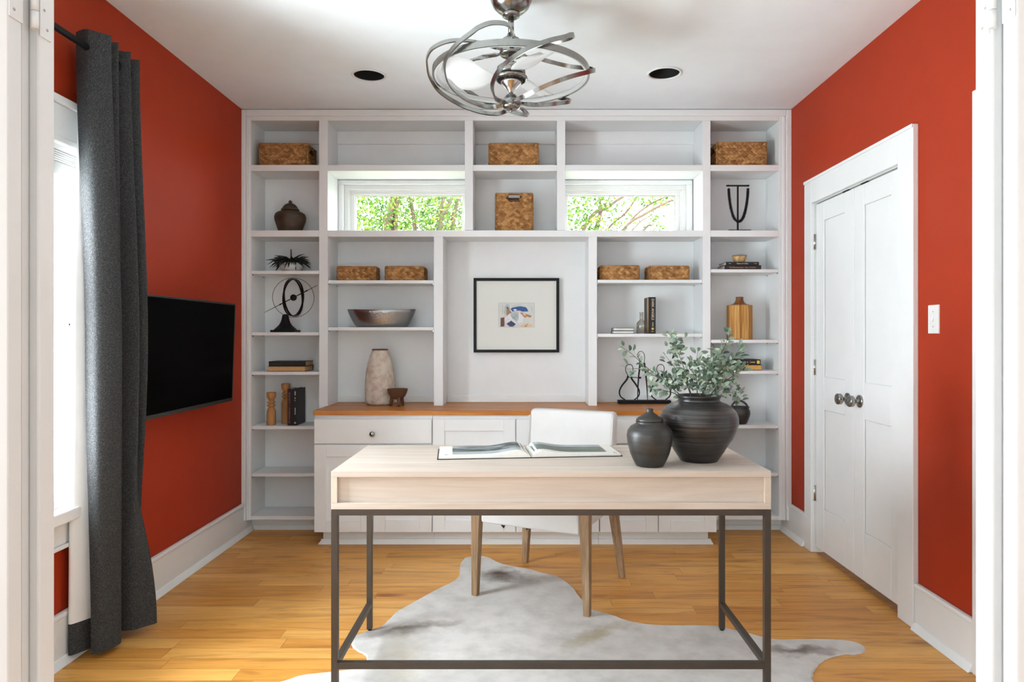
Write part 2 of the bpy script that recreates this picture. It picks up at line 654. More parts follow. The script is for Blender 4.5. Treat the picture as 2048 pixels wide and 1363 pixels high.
        if bevel:
            md = o.modifiers.new('bevel', 'BEVEL')
            md.width, md.segments, md.limit_method, md.angle_limit = bevel, seg, 'ANGLE', R(40)
        return o


def tag(o, label, cat, group=None, kind=None):
    if label:
        o['label'] = label
    if cat:
        o['category'] = cat
    if group:
        o['group'] = group
    if kind:
        o['kind'] = kind
    return o


def thing(name, label, cat, loc=(0, 0, 0), rotz=0.0, group=None):
    o = bpy.data.objects.new(name, None)
    o.empty_display_size = 0.05
    C.objects.link(o)
    o.location = loc
    o.rotation_euler = (0, 0, rotz)
    return tag(o, label, cat, group)


def struct(name, mb, m, bevel=0.0, parent=None):
    o = mb.build(name, m, parent, bevel=bevel)
    if parent is None:
        o['kind'] = 'structure'
    return o


def at(px, py, y):
    """point of the photograph at depth y"""
    return ((px - CX) * y / F, y, EYE - (py - CY) * y / F)


def box(*a):
    return MB().box(*a)


def lathe(prof, **k):
    return MB().lathe(prof, **k)


def catmull(pts, n):
    pts = [Vector(p) for p in pts]
    P = [pts[0] * 2 - pts[1]] + pts + [pts[-1] * 2 - pts[-2]]
    out = []
    for i in range(1, len(P) - 2):
        for k in range(n):
            t = k / n
            a, b, c, d = P[i - 1], P[i], P[i + 1], P[i + 2]
            out.append(0.5 * ((2 * b) + (c - a) * t + (2 * a - 5 * b + 4 * c - d) * t * t + (3 * b - a - 3 * c + d) * t ** 3))
    out.append(P[-2])
    return out


def text(body, size, loc, rot, m, parent, name='lettering', align='CENTER', extr=0.0002, sx=1.0):
    cu = bpy.data.curves.new(name, 'FONT')
    cu.body = body
    cu.size = size
    cu.align_x = align
    cu.align_y = 'CENTER'
    cu.extrude = extr
    cu.resolution_u = 2
    tmp = bpy.data.objects.new(name, cu)
    C.objects.link(tmp)
    me = bpy.data.meshes.new_from_object(tmp.evaluated_get(bpy.context.evaluated_depsgraph_get()))
    bpy.data.objects.remove(tmp)
    bpy.data.curves.remove(cu)
    me.materials.clear()
    me.materials.append(M[m] if isinstance(m, str) else m)
    o = bpy.data.objects.new(name, me)
    C.objects.link(o)
    o.parent = parent
    o.location = loc
    o.rotation_euler = rot
    o.scale = (sx, 1, 1)
    return o


# ------------------------------------------------------------------ room shell
XL, XR, ZC = -1.725, 1.645, 2.605          # left wall, right wall, ceiling
YF, YB, YW = 4.19, 4.42, 4.436             # bookcase face, bookcase back panel, back wall
YD = 1.3125                                # room side of the front wall
S = F / YF                                 # px per metre on the bookcase face


def fx(px):
    return (px - CX) / S


def fz(py):
    return EYE - (py - CY) / S


# floor and its planks
fl = struct('floor', box(-2.6, 2.6, -3.0, YD - 0.06, -0.16, 0.0).box(XL - 0.15, XR + 0.15, YD - 0.06, 4.7, -0.16, -0.012), 'floor')
pw = 0.083
pm = box(-0.5, 0.5, 0.0, pw - 0.0012, -0.012, 0.0)
plank0 = None
y = YD - 0.06
while y < 4.44:
    x = XL - random.uniform(0.0, 0.9)
    while x < XR:
        ln = random.choice((0.45, 0.6, 0.75, 0.9, 1.05, 1.3, 1.5)) * random.uniform(0.9, 1.1)
        a, b = max(x, XL), min(x + ln - 0.0012, XR)
        if b - a > 0.03:
            if plank0 is None:
                o = pm.build('plank', 'floor', fl, world=False)
                plank0 = o
            else:
                o = plank0.copy()
                C.objects.link(o)
            o.location = ((a + b) / 2, y, random.uniform(-0.0004, 0.0))
            o.scale = (b - a, 1, 1)
        x += ln
    y += pw

# ceiling with two round cut-outs
CANS = [(-0.82, 3.636), (0.747, 3.608)]
ce = box(-2.6, 2.6, -3.0, 4.7, ZC, ZC + 0.16).build('ceiling', 'ceiling')
for cx, cy in CANS:
    cut = lathe([(0.083, -0.05), (0.083, 0.12)], cx=cx, cy=cy, cz=ZC, n=48).build('cutter', 'ceiling')
    md = ce.modifiers.new('hole', 'BOOLEAN')
    md.operation, md.object, md.solver = 'DIFFERENCE', cut, 'EXACT'
    me = bpy.data.meshes.new_from_object(ce.evaluated_get(bpy.context.evaluated_depsgraph_get()))
    ce.modifiers.clear()
    ce.data = me
    bpy.data.objects.remove(cut)
ce['kind'] = 'structure'

# left wall with its window opening
WY0, WY1, WZ0, WZ1 = 1.64, 2.716, 0.58, 1.93
XO = XL - 0.15
struct('wall_left', box(XO, XL, YD, WY0, 0, ZC).box(XO, XL, WY1, 4.7, 0, ZC).box(XO, XL, WY0, WY1, 0, WZ0).box(XO, XL, WY0, WY1, WZ1, ZC), 'red')
# right wall with a closet opening and a near door opening
DY0, DY1, DZ = 2.95, 3.85, 1.965
NY0, NY1 = 1.52, 2.385
mb = box(XR, XR + 0.15, DY1, 4.7, 0, ZC).box(XR, XR + 0.15, NY1, DY0, 0, ZC).box(XR, XR + 0.15, YD, NY0, 0, ZC)
mb.box(XR, XR + 0.15, DY0, DY1, DZ, ZC).box(XR, XR + 0.15, NY0, NY1, DZ, ZC)
struct('wall_right', mb, 'red')
struct('closet_light_block', box(XR + 0.11, XR + 0.149, DY0 + 0.0065, DY1 - 0.0065, 0.0, DZ - 0.007).box(XR + 0.11, XR + 0.149, NY0, NY1, 0.0, DZ), 'dark')  # unseen dark plates added behind both door openings to stop light leaking in
# back wall with two window openings
BWZ0, BWZ1 = 1.868, 2.206
mb = box(XL, XR, YW, 4.6, 0, BWZ0).box(XL, XR, YW, 4.6, BWZ1, ZC)
for a, b in ((XL, -1.172), (-0.36, 0.256), (1.072, XR)):
    mb.box(a, b, YW, 4.6, BWZ0, BWZ1)
struct('wall_back', mb, 'white')
# front wall around the wide doorway
OL, OR, OZ = -0.90, 0.869, 2.12
mb = box(-2.6, OL - 0.02, YD - 0.06, YD, 0, ZC).box(OR + 0.02, 2.6, YD - 0.06, YD, 0, ZC).box(OL - 0.02, OR + 0.02, YD - 0.06, YD, OZ + 0.02, ZC)
struct('wall_front', mb, 'white')
struct('trim_1', box(OL - 0.02, OL, YD - 0.043, YD, 0, OZ + 0.02), 'white', 0.004)
struct('trim_2', box(OR, OR + 0.02, YD - 0.049, YD, 0, OZ + 0.02), 'white', 0.004)
struct('trim_3', box(OL, OR, YD - 0.045, YD, OZ, OZ + 0.02), 'white', 0.004)
# hall behind the camera
mb = box(-2.75, -2.6, -3.0, YD - 0.06, 0, ZC)
struct('wall_hall_left', mb, 'hall')
struct('wall_hall_right', box(2.6, 2.75, -3.0, YD - 0.06, 0, ZC), 'hall')
struct('wall_hall_back', box(-2.6, 2.6, -3.15, -3.0, 0, ZC), 'hall')

# baseboards with cap and shoe


def baseboard(name, side, y0, y1):
    x = XL if side < 0 else XR
    s = -side
    mk = lambda a, b, z0, z1: (min(x + s * a, x + s * b), max(x + s * a, x + s * b), y0, y1, z0, z1)
    b = struct(name, box(*mk(0, 0.018, 0, 0.172)), 'white', 0.002)
    box(*mk(0, 0.024, 0.1725, 0.192)).build('cap_moulding', 'white', b, bevel=0.006)
    MB().hexa([(x, y0, 0), (x + s * 0.04, y0, 0), (x + s * 0.04, y1, 0), (x, y1, 0)],
              [(x, y0, 0.03), (x + s * 0.022, y0, 0.03), (x + s * 0.022, y1, 0.03), (x, y1, 0.03)]).build('shoe_moulding', 'white', b, bevel=0.004)
    return b


baseboard('baseboard_left', -1, YD, 4.30)
baseboard('baseboard_right', 1, DY1 + 0.09, 4.30)
baseboard('baseboard_right_near', 1, NY1 + 0.08, DY0 - 0.115)

# ------------------------------------------------------------------ left window
wn = struct('window_1', box(XO + 0.02, XL, WY1 - 0.022, WY1, WZ0, WZ1).box(XO + 0.02, XL, WY0, WY0 + 0.022, WZ0, WZ1)
            .box(XO + 0.02, XL, WY0 + 0.022, WY1 - 0.022, WZ1 - 0.02, WZ1).box(XO + 0.02, XL, WY0 + 0.022, WY1 - 0.022, WZ0, WZ0 + 0.03), 'white')
c = box(XL, XL + 0.022, WY0 - 0.1, WY1 + 0.1, WZ1, 2.07)
c.build('head_casing', 'white', wn, bevel=0.003)
box(XL, XL + 0.034, WY0 - 0.115, WY1 + 0.115, 2.07, 2.10).build('head_cap', 'white', wn, bevel=0.006)
box(XL, XL + 0.030, WY0 - 0.11, WY1 + 0.11, WZ1 - 0.004, WZ1 + 0.022).build('head_bead', 'white', wn, bevel=0.005)
for a, b in ((WY1, WY1 + 0.095), (WY0 - 0.095, WY0)):
    box(XL, XL + 0.02, a, b, WZ0, WZ1 - 0.005).build('side_casing', 'white', wn, bevel=0.003)
box(XL - 0.05, XL + 0.06, WY0 - 0.12, WY1 + 0.12, 0.533, 0.579).build('sill', 'white', wn, bevel=0.006)
box(XL, XL + 0.02, WY0 - 0.09, WY1 + 0.09, 0.446, 0.532).build('apron', 'white', wn, bevel=0.003)
box(XL, XL + 0.03, WY0 - 0.09, WY1 + 0.09, 0.43, 0.4455).build('apron_bead', 'white', wn, bevel=0.004)


def sash(x0, x1, z0, z1, bot, top):
    y0, y1, st = WY0 + 0.024, WY1 - 0.024, 0.052
    m_ = box(x0, x1, y0, y0 + st, z0, z1).box(x0, x1, y1 - st, y1, z0, z1).box(x0, x1, y0 + st, y1 - st, z0, z0 + bot).box(x0, x1, y0 + st, y1 - st, z1 - top, z1)
    o = m_.build('sash', 'plastic', wn, bevel=0.004)
    xm = (x0 + x1) / 2
    i = 0.016
    b2 = box(x0 + 0.006, x1 - 0.006, y0 + st, y0 + st + i, z0 + bot, z1 - top).box(x0 + 0.006, x1 - 0.006, y1 - st - i, y1 - st, z0 + bot, z1 - top)
    b2.box(x0 + 0.006, x1 - 0.006, y0 + st + i, y1 - st - i, z0 + bot, z0 + bot + i).box(x0 + 0.006, x1 - 0.006, y0 + st + i, y1 - st - i, z1 - top - i, z1 - top)
    b2.build('glazing_bead', 'plastic', o, bevel=0.002)
    box(xm - 0.002, xm + 0.002, y0 + st + i, y1 - st - i, z0 + bot + i, z1 - top - i).build('pane', 'glass', o)
    return o


lo = sash(XL - 0.075, XL - 0.04, WZ0 + 0.0302, 1.285, 0.06, 0.042)
up = sash(XL - 0.112, XL - 0.078, 1.25, WZ1 - 0.021, 0.035, 0.05)
lathe([(0.0045, 0), (0.0045, 0.004)], n=12).build('tilt_latch', 'black', lo, world=False)
lo.children[-1].rotation_euler = (0, R(90), 0)
lo.children[-1].location = (XL - 0.04, WY1 - 0.06, 1.262)
box(XL - 0.082, XL - 0.0745, WY1 - 0.10, WY1 - 0.085, 1.52, 1.55).build('sash_stop', 'plastic', up)

sh = thing('window_shade', 'white pleated shade drawn up to the top of the left window', 'window shade', (XL - 0.02, (WY0 + WY1) / 2, 1.81))
for k in range(5):
    box(XL - 0.036, XL - 0.004, WY0 + 0.026, WY1 - 0.026, 1.868 + k * 0.0082, 1.868 + k * 0.0082 + 0.0064).build('pleat', 'lining', sh, bevel=0.002)
box(XL - 0.034, XL - 0.003, WY0 + 0.026, WY1 - 0.026, 1.815, 1.867).build('bottom_rail', plain('shade_rail', (0.5, 0.5, 0.48, 1), 0.6), sh, bevel=0.004)

# ------------------------------------------------------------------ closet doors on the right wall
tr = struct('trim_4', box(XR - 0.024, XR, DY0 - 0.112, DY0 + 0.006, 0, 2.1).box(XR - 0.024, XR, DY1 - 0.006, DY1 + 0.085, 0, 2.1).box(XR - 0.024, XR, DY0 + 0.006, DY1 - 0.006, 1.962, 2.1), 'white', 0.003)
box(XR - 0.029, XR - 0.0245, DY0 - 0.112, DY1 + 0.085, 2.085, 2.1).build('outer_bead', 'white', tr, bevel=0.001)
box(XR, XR + 0.1, DY0, DY0 + 0.006, 0, DZ).box(XR, XR + 0.1, DY1 - 0.006, DY1, 0, DZ).box(XR, XR + 0.1, DY0 + 0.006, DY1 - 0.006, DZ - 0.006, DZ).build('jamb', 'white', tr)


def panel_door(name, y0, y1, kn, hy, lab_kn=None):
    x0, x1 = XR + 0.004, XR + 0.04
    z0, z1 = 0.032, 1.953
    d = struct(name, box(x0 + 0.009, x1, y0, y1, z0, z1), 'white')
    sl, sr = 0.098, 0.098
    bz = [(z0, 0.266), (0.811, 0.991), (1.849, z1)]
    fr = box(x0, x0 + 0.0085, y0, y0 + sl, z0, z1).box(x0, x0 + 0.0085, y1 - sr, y1, z0, z1)
    for a, b in bz:
        fr.box(x0, x0 + 0.0085, y0 + sl, y1 - sr, a, b)
    fr.build('door_frame', 'white', d, bevel=0.0035)
    for a, b in ((0.266, 0.811), (0.991, 1.849)):
        box(x0 + 0.0065, x0 + 0.0088, y0 + sl + 0.003, y1 - sr - 0.003, a + 0.003, b - 0.003).build('door_panel', 'white', d, bevel=0.001)
    k = lathe([(0.031, 0), (0.031, 0.006), (0.026, 0.009), (0.011, 0.011), (0.010, 0.030), (0.024, 0.034), (0.028, 0.038), (0.028, 0.054), (0.025, 0.058), (0.0, 0.059)], n=32).build('door_knob', 'steel', d, world=False)
    k.location = (x0, kn, 0.897)
    k.rotation_euler = (0, R(-90), 0)
    for z in (1.745, 1.04, 0.333):
        h = box(XR - 0.0015, XR + 0.003, hy - 0.013, hy + 0.013, z - 0.043, z + 0.043).build('hinge', 'chrome', d, bevel=0.0005)
        MB().tube([(XR - 0.004, hy, z - 0.044), (XR - 0.004, hy, z + 0.044)], 0.0048, 10).build('hinge_pin', 'chrome', h)
    return d


panel_door('door_1', 3.402, 3.840, 3.462, 3.846)
panel_door('door_2', 2.960, 3.398, 3.338, 2.955)
for y in (3.30, 3.49):
    box(XR + 0.002, XR + 0.02, y - 0.03, y + 0.03, 1.953, 1.9588).build('ball_catch', 'black', tr)

# near door on the right wall (only the edge of its casing shows)
tr2 = struct('trim_5', box(XR - 0.024, XR, NY1 - 0.004, NY1 + 0.08, 0, 2.1).box(XR - 0.024, XR, NY0 - 0.08, NY0 + 0.004, 0, 2.1).box(XR - 0.024, XR, NY0 + 0.004, NY1 - 0.004, 1.962, 2.1), 'white', 0.003)
d3 = struct('door_3', box(XR + 0.02, XR + 0.055, NY0 + 0.004, NY1 - 0.004, 0.02, DZ - 0.004), 'white')
for a, b in ((0.25, 0.80), (0.98, 1.84)):
    box(XR + 0.015, XR + 0.0199, NY0 + 0.11, NY1 - 0.11, a, b).build('door_panel', 'white', d3, bevel=0.003)

# the two leaves of the hall doorway, folded back flat against the hall side of the front wall


def hall_leaf(name, x0, x1, hx, s, zb):
    y0, y1 = YD - 0.112, YD - 0.0755
    if s > 0:
        y0, y1 = YD - 0.122, YD - 0.0855
    d = struct(name, box(x0, x1, y0, y1, 0.01, 2.10), 'white', 0.004)
    h = box(min(hx, hx + s * 0.002), max(hx, hx + s * 0.002), y0 + 0.003, y1 - 0.001, zb, zb + 0.1).build('hinge', 'white', d, bevel=0.0006)
    yb = (y1 + YD - 0.046) / 2
    for a, b in ((0.0, 0.0318), (0.0327, 0.0672), (0.0681, 0.1)):
        MB().tube([(hx + s * 0.008, yb, zb + a), (hx + s * 0.008, yb, zb + b)], 0.0068, 16).build('knuckle', 'white', h)
    box(min(hx, hx + s * 0.002), max(hx, hx + s * 0.002), YD - 0.043, YD - 0.012, zb - 0.002, zb + 0.102).build('jamb_plate', 'white', h, bevel=0.0006)
    for yy, zz in ((YD - 0.024, 0.016), (YD - 0.032, 0.05), (YD - 0.02, 0.084), (y0 + 0.014, 0.016), (y0 + 0.022, 0.05), (y0 + 0.012, 0.084)):
        o = lathe([(0.0028, 0), (0.0022, 0.0008), (0.0, 0.0009)], n=10).build('screw', 'greyed', h, world=False)
        o.location = (hx + s * 0.0022, yy, zb + zz)
        o.rotation_euler = (0, R(90) * s, 0)
    return d


hall_leaf('door_4', OL - 0.78, OL, OL, 1, 1.779)
hall_leaf('door_5', OR, OR + 0.78, OR, -1, 1.783)

# ------------------------------------------------------------------ built-in bookcase
bc = thing('built_in_bookcase', 'large white built-in wall bookcase of open cubbies filling the back wall', 'bookcase', (-0.04, YF, 0))
e = 0.0006
XA, XB = XL, XR
TOPZ = ZC - 0.001
zt = fz(241)                                    # underside of the frieze
# outer stiles, frieze
box(XA, fx(502), YF, YB, 0.085, TOPZ).build('stile', 'cabinet', bc, bevel=0.002)
box(XA, fx(492.5), YF - 0.014, YF - e, 0.085, TOPZ - 0.003).build('edge_trim', 'cabinet', bc, bevel=0.004)
box(fx(493), fx(497.5), YF - 0.008, YF - e, 0.085, fz(233)).build('edge_bead', 'cabinet', bc, bevel=0.003)
box(fx(1558), XB, YF, YB, 0.085, TOPZ).build('stile', 'cabinet', bc, bevel=0.002)
box(fx(1571), XB, YF - 0.014, YF - e, 0.085, TOPZ - 0.003).build('edge_trim', 'cabinet', bc, bevel=0.004)
box(fx(1565), fx(1570.5), YF - 0.008, YF - e, 0.085, fz(233)).build('edge_bead', 'cabinet', bc, bevel=0.003)
box(fx(502) + e, fx(1558) - e, YF, YB, zt, TOPZ).build('frieze', 'cabinet', bc, bevel=0.002)
box(fx(492.5) + e, fx(1571) - e, YF - 0.014, YF - e, fz(232.5), TOPZ - 0.003).build('top_trim', 'cabinet', bc, bevel=0.004)
# dividers
DIV = [(638, 655.5), (1405.5, 1421)]
for a, b in DIV:
    box(fx(a), fx(b), YF, YB, 0.108, zt - e).build('divider', 'cabinet', bc, bevel=0.0015)
zr1, zr1b = fz(329.5), fz(341.5)
zr2, zr2b = fz(460.3), fz(473)
for a, b in ((929.5, 946), (1114, 1130.5)):
    box(fx(a), fx(b), YF, YB, zr2 + e, zt - e).build('divider', 'cabinet', bc, bevel=0.0015)
CZ = 0.787                                      # worktop height
for a, b in ((867.5, 886), (1177, 1194)):
    box(fx(a), fx(b), YF, YB, CZ + e, zr2b - e).build('divider', 'cabinet', bc, bevel=0.0015)
# fixed shelves
for a, b in ((502, 638), (655.5, 929.5), (946, 1114), (1130.5, 1405.5), (1421, 1558)):
    box(fx(a) + e, fx(b) - e, YF + 0.0012, YB, zr1b, zr1).build('fixed_shelf', 'cabinet', bc, bevel=0.0015)
for a, b in ((502, 638), (655.5, 1405.5), (1421, 1558)):
    box(fx(a) + e, fx(b) - e, YF + 0.0012, YB, zr2b, zr2).build('fixed_shelf', 'cabinet', bc, bevel=0.0015)
# loose shelves on pins
SH = {}
pins = MB()


def adj(key, a, b, tops, th=0.0195):
    SH[key] = []
    for t in tops:
        z = fz(t)
        box(fx(a) + 0.002, fx(b) - 0.002, YF + 0.006, YB - 0.001, z - th, z).build('adjustable_shelf', 'cabinet', bc, bevel=0.001)
        SH[key].append(z)
        for xx in (fx(a), fx(b) - 0.008):
            for yy in (YF + 0.012, YB - 0.04):
                pins.box(xx, xx + 0.008, yy, yy + 0.009, z - th - 0.007, z - th - 0.0005)


adj('L', 502, 638, (541, 664, 743, 852, 946.5))
adj('ML', 655.5, 867.5, (560, 654))
adj('MR', 1194, 1405.5, (559, 667))
adj('R', 1421, 1558, (538, 679, 741, 850, 945.5))
pins.build('shelf_pins', 'chrome', bc)['kind'] = 'stuff'
for a, b in ((502, 638), (1421, 1558)):
    box(fx(a) + e, fx(b) - e, YF, YB, 0.088, 0.111).build('bottom_board', 'cabinet', bc, bevel=0.0015)
    x0, x1 = (XA, fx(650)) if a == 502 else (fx(1410), XB)
    box(x0 + 0.001, x1, YF + 0.11, YF + 0.125, 0.0, 0.087).build('toe_kick', 'cabinet', bc, bevel=0.001)
    MB().hexa([(x0 + 0.041, YF + 0.09, 0), (x1, YF + 0.09, 0), (x1, YF + 0.1095, 0), (x0 + 0.041, YF + 0.1095, 0)],
              [(x0 + 0.025, YF + 0.1, 0.028), (x1, YF + 0.1, 0.028), (x1, YF + 0.1095, 0.028), (x0 + 0.025, YF + 0.1095, 0.028)]).build('shoe_moulding', 'cabinet', bc, bevel=0.002)
# back panels, bay by bay (open behind the two windows)
BP = [(502, 638, 0.088, zt), (1421, 1558, 0.088, zt), (946, 1114, zr2, zt), (655.5, 929.5, zr1, zt), (1130.5, 1405.5, zr1, zt),
      (655.5, 867.5, CZ - 0.02, zr2b), (886, 1177, CZ - 0.02, zr2b), (1194, 1405.5, CZ - 0.02, zr2b)]
for a, b, z0, z1 in BP:
    box(fx(a) - 0.004, fx(b) + 0.004, YB + e, YB + 0.012, z0, z1).build('back_panel', 'cabinet', bc)
for a, b in ((502, 638), (655.5, 929.5), (946, 1114), (1130.5, 1405.5), (1421, 1558)):
    box(fx(a) + e, fx(b) - e, YB - 0.014, YB, zt - 0.083, zt - e).build('nailing_strip', 'cabinet', bc, bevel=0.001)
for a, b in ((655.5, 867.5), (886, 1177), (1194, 1405.5)):
    box(fx(a) + e, fx(b) - e, YB - 0.014, YB, CZ + e, CZ + 0.044).build('upstand', 'cabinet', bc, bevel=0.003)

# ------------------------------------------------------------------ the two windows behind the bookcase


def back_window(name, gx0, gx1, wl, wr):
    """wl / wr: widths of casing, frame and sash left and right of the pane"""
    z0, z1 = BWZ0 + 0.001, 2.2265
    zs = [0.028, 0.030, 0.030]
    w_ = None
    xl = [gx0 - wl[2], gx0]
    L, Rr, top = gx0 - sum(wl), gx1 + sum(wr), z1
    lv = [(YB + 0.004, 4.62, 'casing'), (4.452, 4.60, 'window_frame'), (4.478, 4.53, 'sash')]
    for i, (ya, yb, nm) in enumerate(lv):
        tw = zs[i]
        m_ = MB()
        m_.box(L, Rr, ya, yb, top - tw, top)
        if wl[i] > 0:
            m_.box(L, L + wl[i], ya, yb, z0, top - tw)
        if wr[i] > 0:
            m_.box(Rr - wr[i], Rr, ya, yb, z0, top - tw)
        m_.box(L + wl[i], Rr - wr[i], ya, yb, z0, z0 + 0.006)
        if i == 0:
            w_ = struct(name, m_, 'white', 0.003)
        else:
            m_.build(nm, 'plastic', w_, bevel=0.0035)
            if i == 1:
                b_ = MB().box(L + wl[i], Rr - wr[i], ya + 0.012, ya + 0.024, top - tw - 0.006, top - tw)
                if wl[i] > 0:
                    b_.box(L + wl[i], L + wl[i] + 0.006, ya + 0.012, ya + 0.024, z0 + 0.006, top - tw - 0.006)
                if wr[i] > 0:
                    b_.box(Rr - wr[i] - 0.006, Rr - wr[i], ya + 0.012, ya + 0.024, z0 + 0.006, top - tw - 0.006)
                b_.build('stop_bead', 'plastic', w_, bevel=0.002)
        L += wl[i]
        Rr -= wr[i]
        top -= tw
        z0 += 0.006
    gk = box(gx0, gx1, 4.500, 4.503, top - 0.003, top).box(gx0, gx0 + 0.002, 4.500, 4.503, z0, top - 0.003).box(gx1 - 0.002, gx1, 4.500, 4.503, z0, top - 0.003)
    gk.build('gasket', 'dark', w_)
    box(gx0, gx1, 4.504, 4.508, z0, top).build('pane', 'glass', w_)


back_window('window_2', -1.103, -0.398, (0.034, 0.03, 0.033), (0, 0, 0.034))
back_window('window_3', 0.294, 1.001, (0, 0, 0.034), (0.034, 0.03, 0.034))

# ------------------------------------------------------------------ worktop and base cabinets
YC = 3.92
CL, CR = -1.206, 1.128
ct = box(CL, CR, YC, YF - 0.001, CZ - 0.026, CZ).box(fx(655.5) + 0.001, fx(1405.5) - 0.001, YF - 0.001, YB - 0.001, CZ - 0.026, CZ)
tag(ct.build('worktop', 'counter', origin=(0, YC, CZ - 0.026), bevel=0.002), 'long orange-brown wooden worktop over the white base cabinets', 'worktop')
ym = YC + 0.022                                  # carcass front


def gx(px, y=3.926):
    return (px - CX) * y / F


def cabinet(name, label, x0, x1, drawer, doors, knob=True):
    c_ = thing(name, label, 'cabinet', ((x0 + x1) / 2, ym, 0), group='base cabinets under the worktop')
    box(x0, x1, ym, YF - 0.002, 0.087, CZ - 0.027).build('body', 'cabinet', c_)
    box(x0 + (0.03 if x0 < -1.1 else 0), x1 - (0.03 if x1 > 1.0 else 0), ym + 0.065, ym + 0.08, 0, 0.0865).build('toe_kick', 'cabinet', c_)
    a, b = x0 + (0.015 if x0 < -1.1 else 0), x1 - (0.015 if x1 > 1.0 else 0)
    MB().hexa([(a - 0.012 * (x0 < -1.1), ym + 0.042, 0), (b + 0.012 * (x1 > 1), ym + 0.042, 0), (b, ym + 0.0645, 0), (a, ym + 0.0645, 0)],
              [(a + 0.012 * (x0 < -1.1), ym + 0.054, 0.028), (b - 0.012 * (x1 > 1), ym + 0.054, 0.028), (b, ym + 0.0645, 0.028), (a, ym + 0.0645, 0.028)]).build('shoe_moulding', 'cabinet', c_)
    zt_ = 0.738
    zd = zt_
    y0, y1 = ym - 0.019, ym - 0.0005
    if drawer:
        d = box(x0 + 0.0015, x1 - 0.0035, y0, y1, 0.598, zt_).build('drawer_front', 'cabinet', c_, bevel=0.002)
        if knob:
            k = lathe([(0.009, 0), (0.0065, 0.004), (0.006, 0.012), (0.011, 0.017), (0.0155, 0.021), (0.0155, 0.026), (0.012, 0.029), (0, 0.03)], n=24).build('knob', 'steel', d, world=False)
            k.location = ((x0 + x1) / 2 - c_.location.x, y0 - ym, 0.6545)
            k.rotation_euler = (R(90), 0, 0)
        zd = 0.590
    n = doors
    wd = (x1 - x0) / n
    for i in range(n):
        a, b = x0 + i * wd + 0.0015, x0 + (i + 1) * wd - 0.003
        fw = 0.068
        zb = 0.0885
        d = box(a + fw - 0.003, b - fw + 0.003, y0 + 0.009, y1, zb + fw, zd - fw).build('door', 'cabinet', c_)
        f_ = box(a, a + fw, y0, y1, zb, zd).box(b - fw, b, y0, y1, zb, zd).box(a + fw, b - fw, y0, y1, zb, zb + fw).box(a + fw, b - fw, y0, y1, zd - fw, zd)
        f_.build('door_frame', 'cabinet', d, bevel=0.002)
    return c_


cabinet('base_cabinet', 'white base cabinet at the left end of the worktop, a knob on its drawer', gx(628), gx(864.5), True, 2)
cabinet('base_cabinet', 'white base cabinet with two tall shaker doors in the middle, behind the chair', gx(865), gx(1199), False, 2)
cabinet('base_cabinet', 'white base cabinet at the right end of the worktop, partly hidden by the black pots', gx(1199.6), gx(1434), True, 2)

# ------------------------------------------------------------------ woven baskets


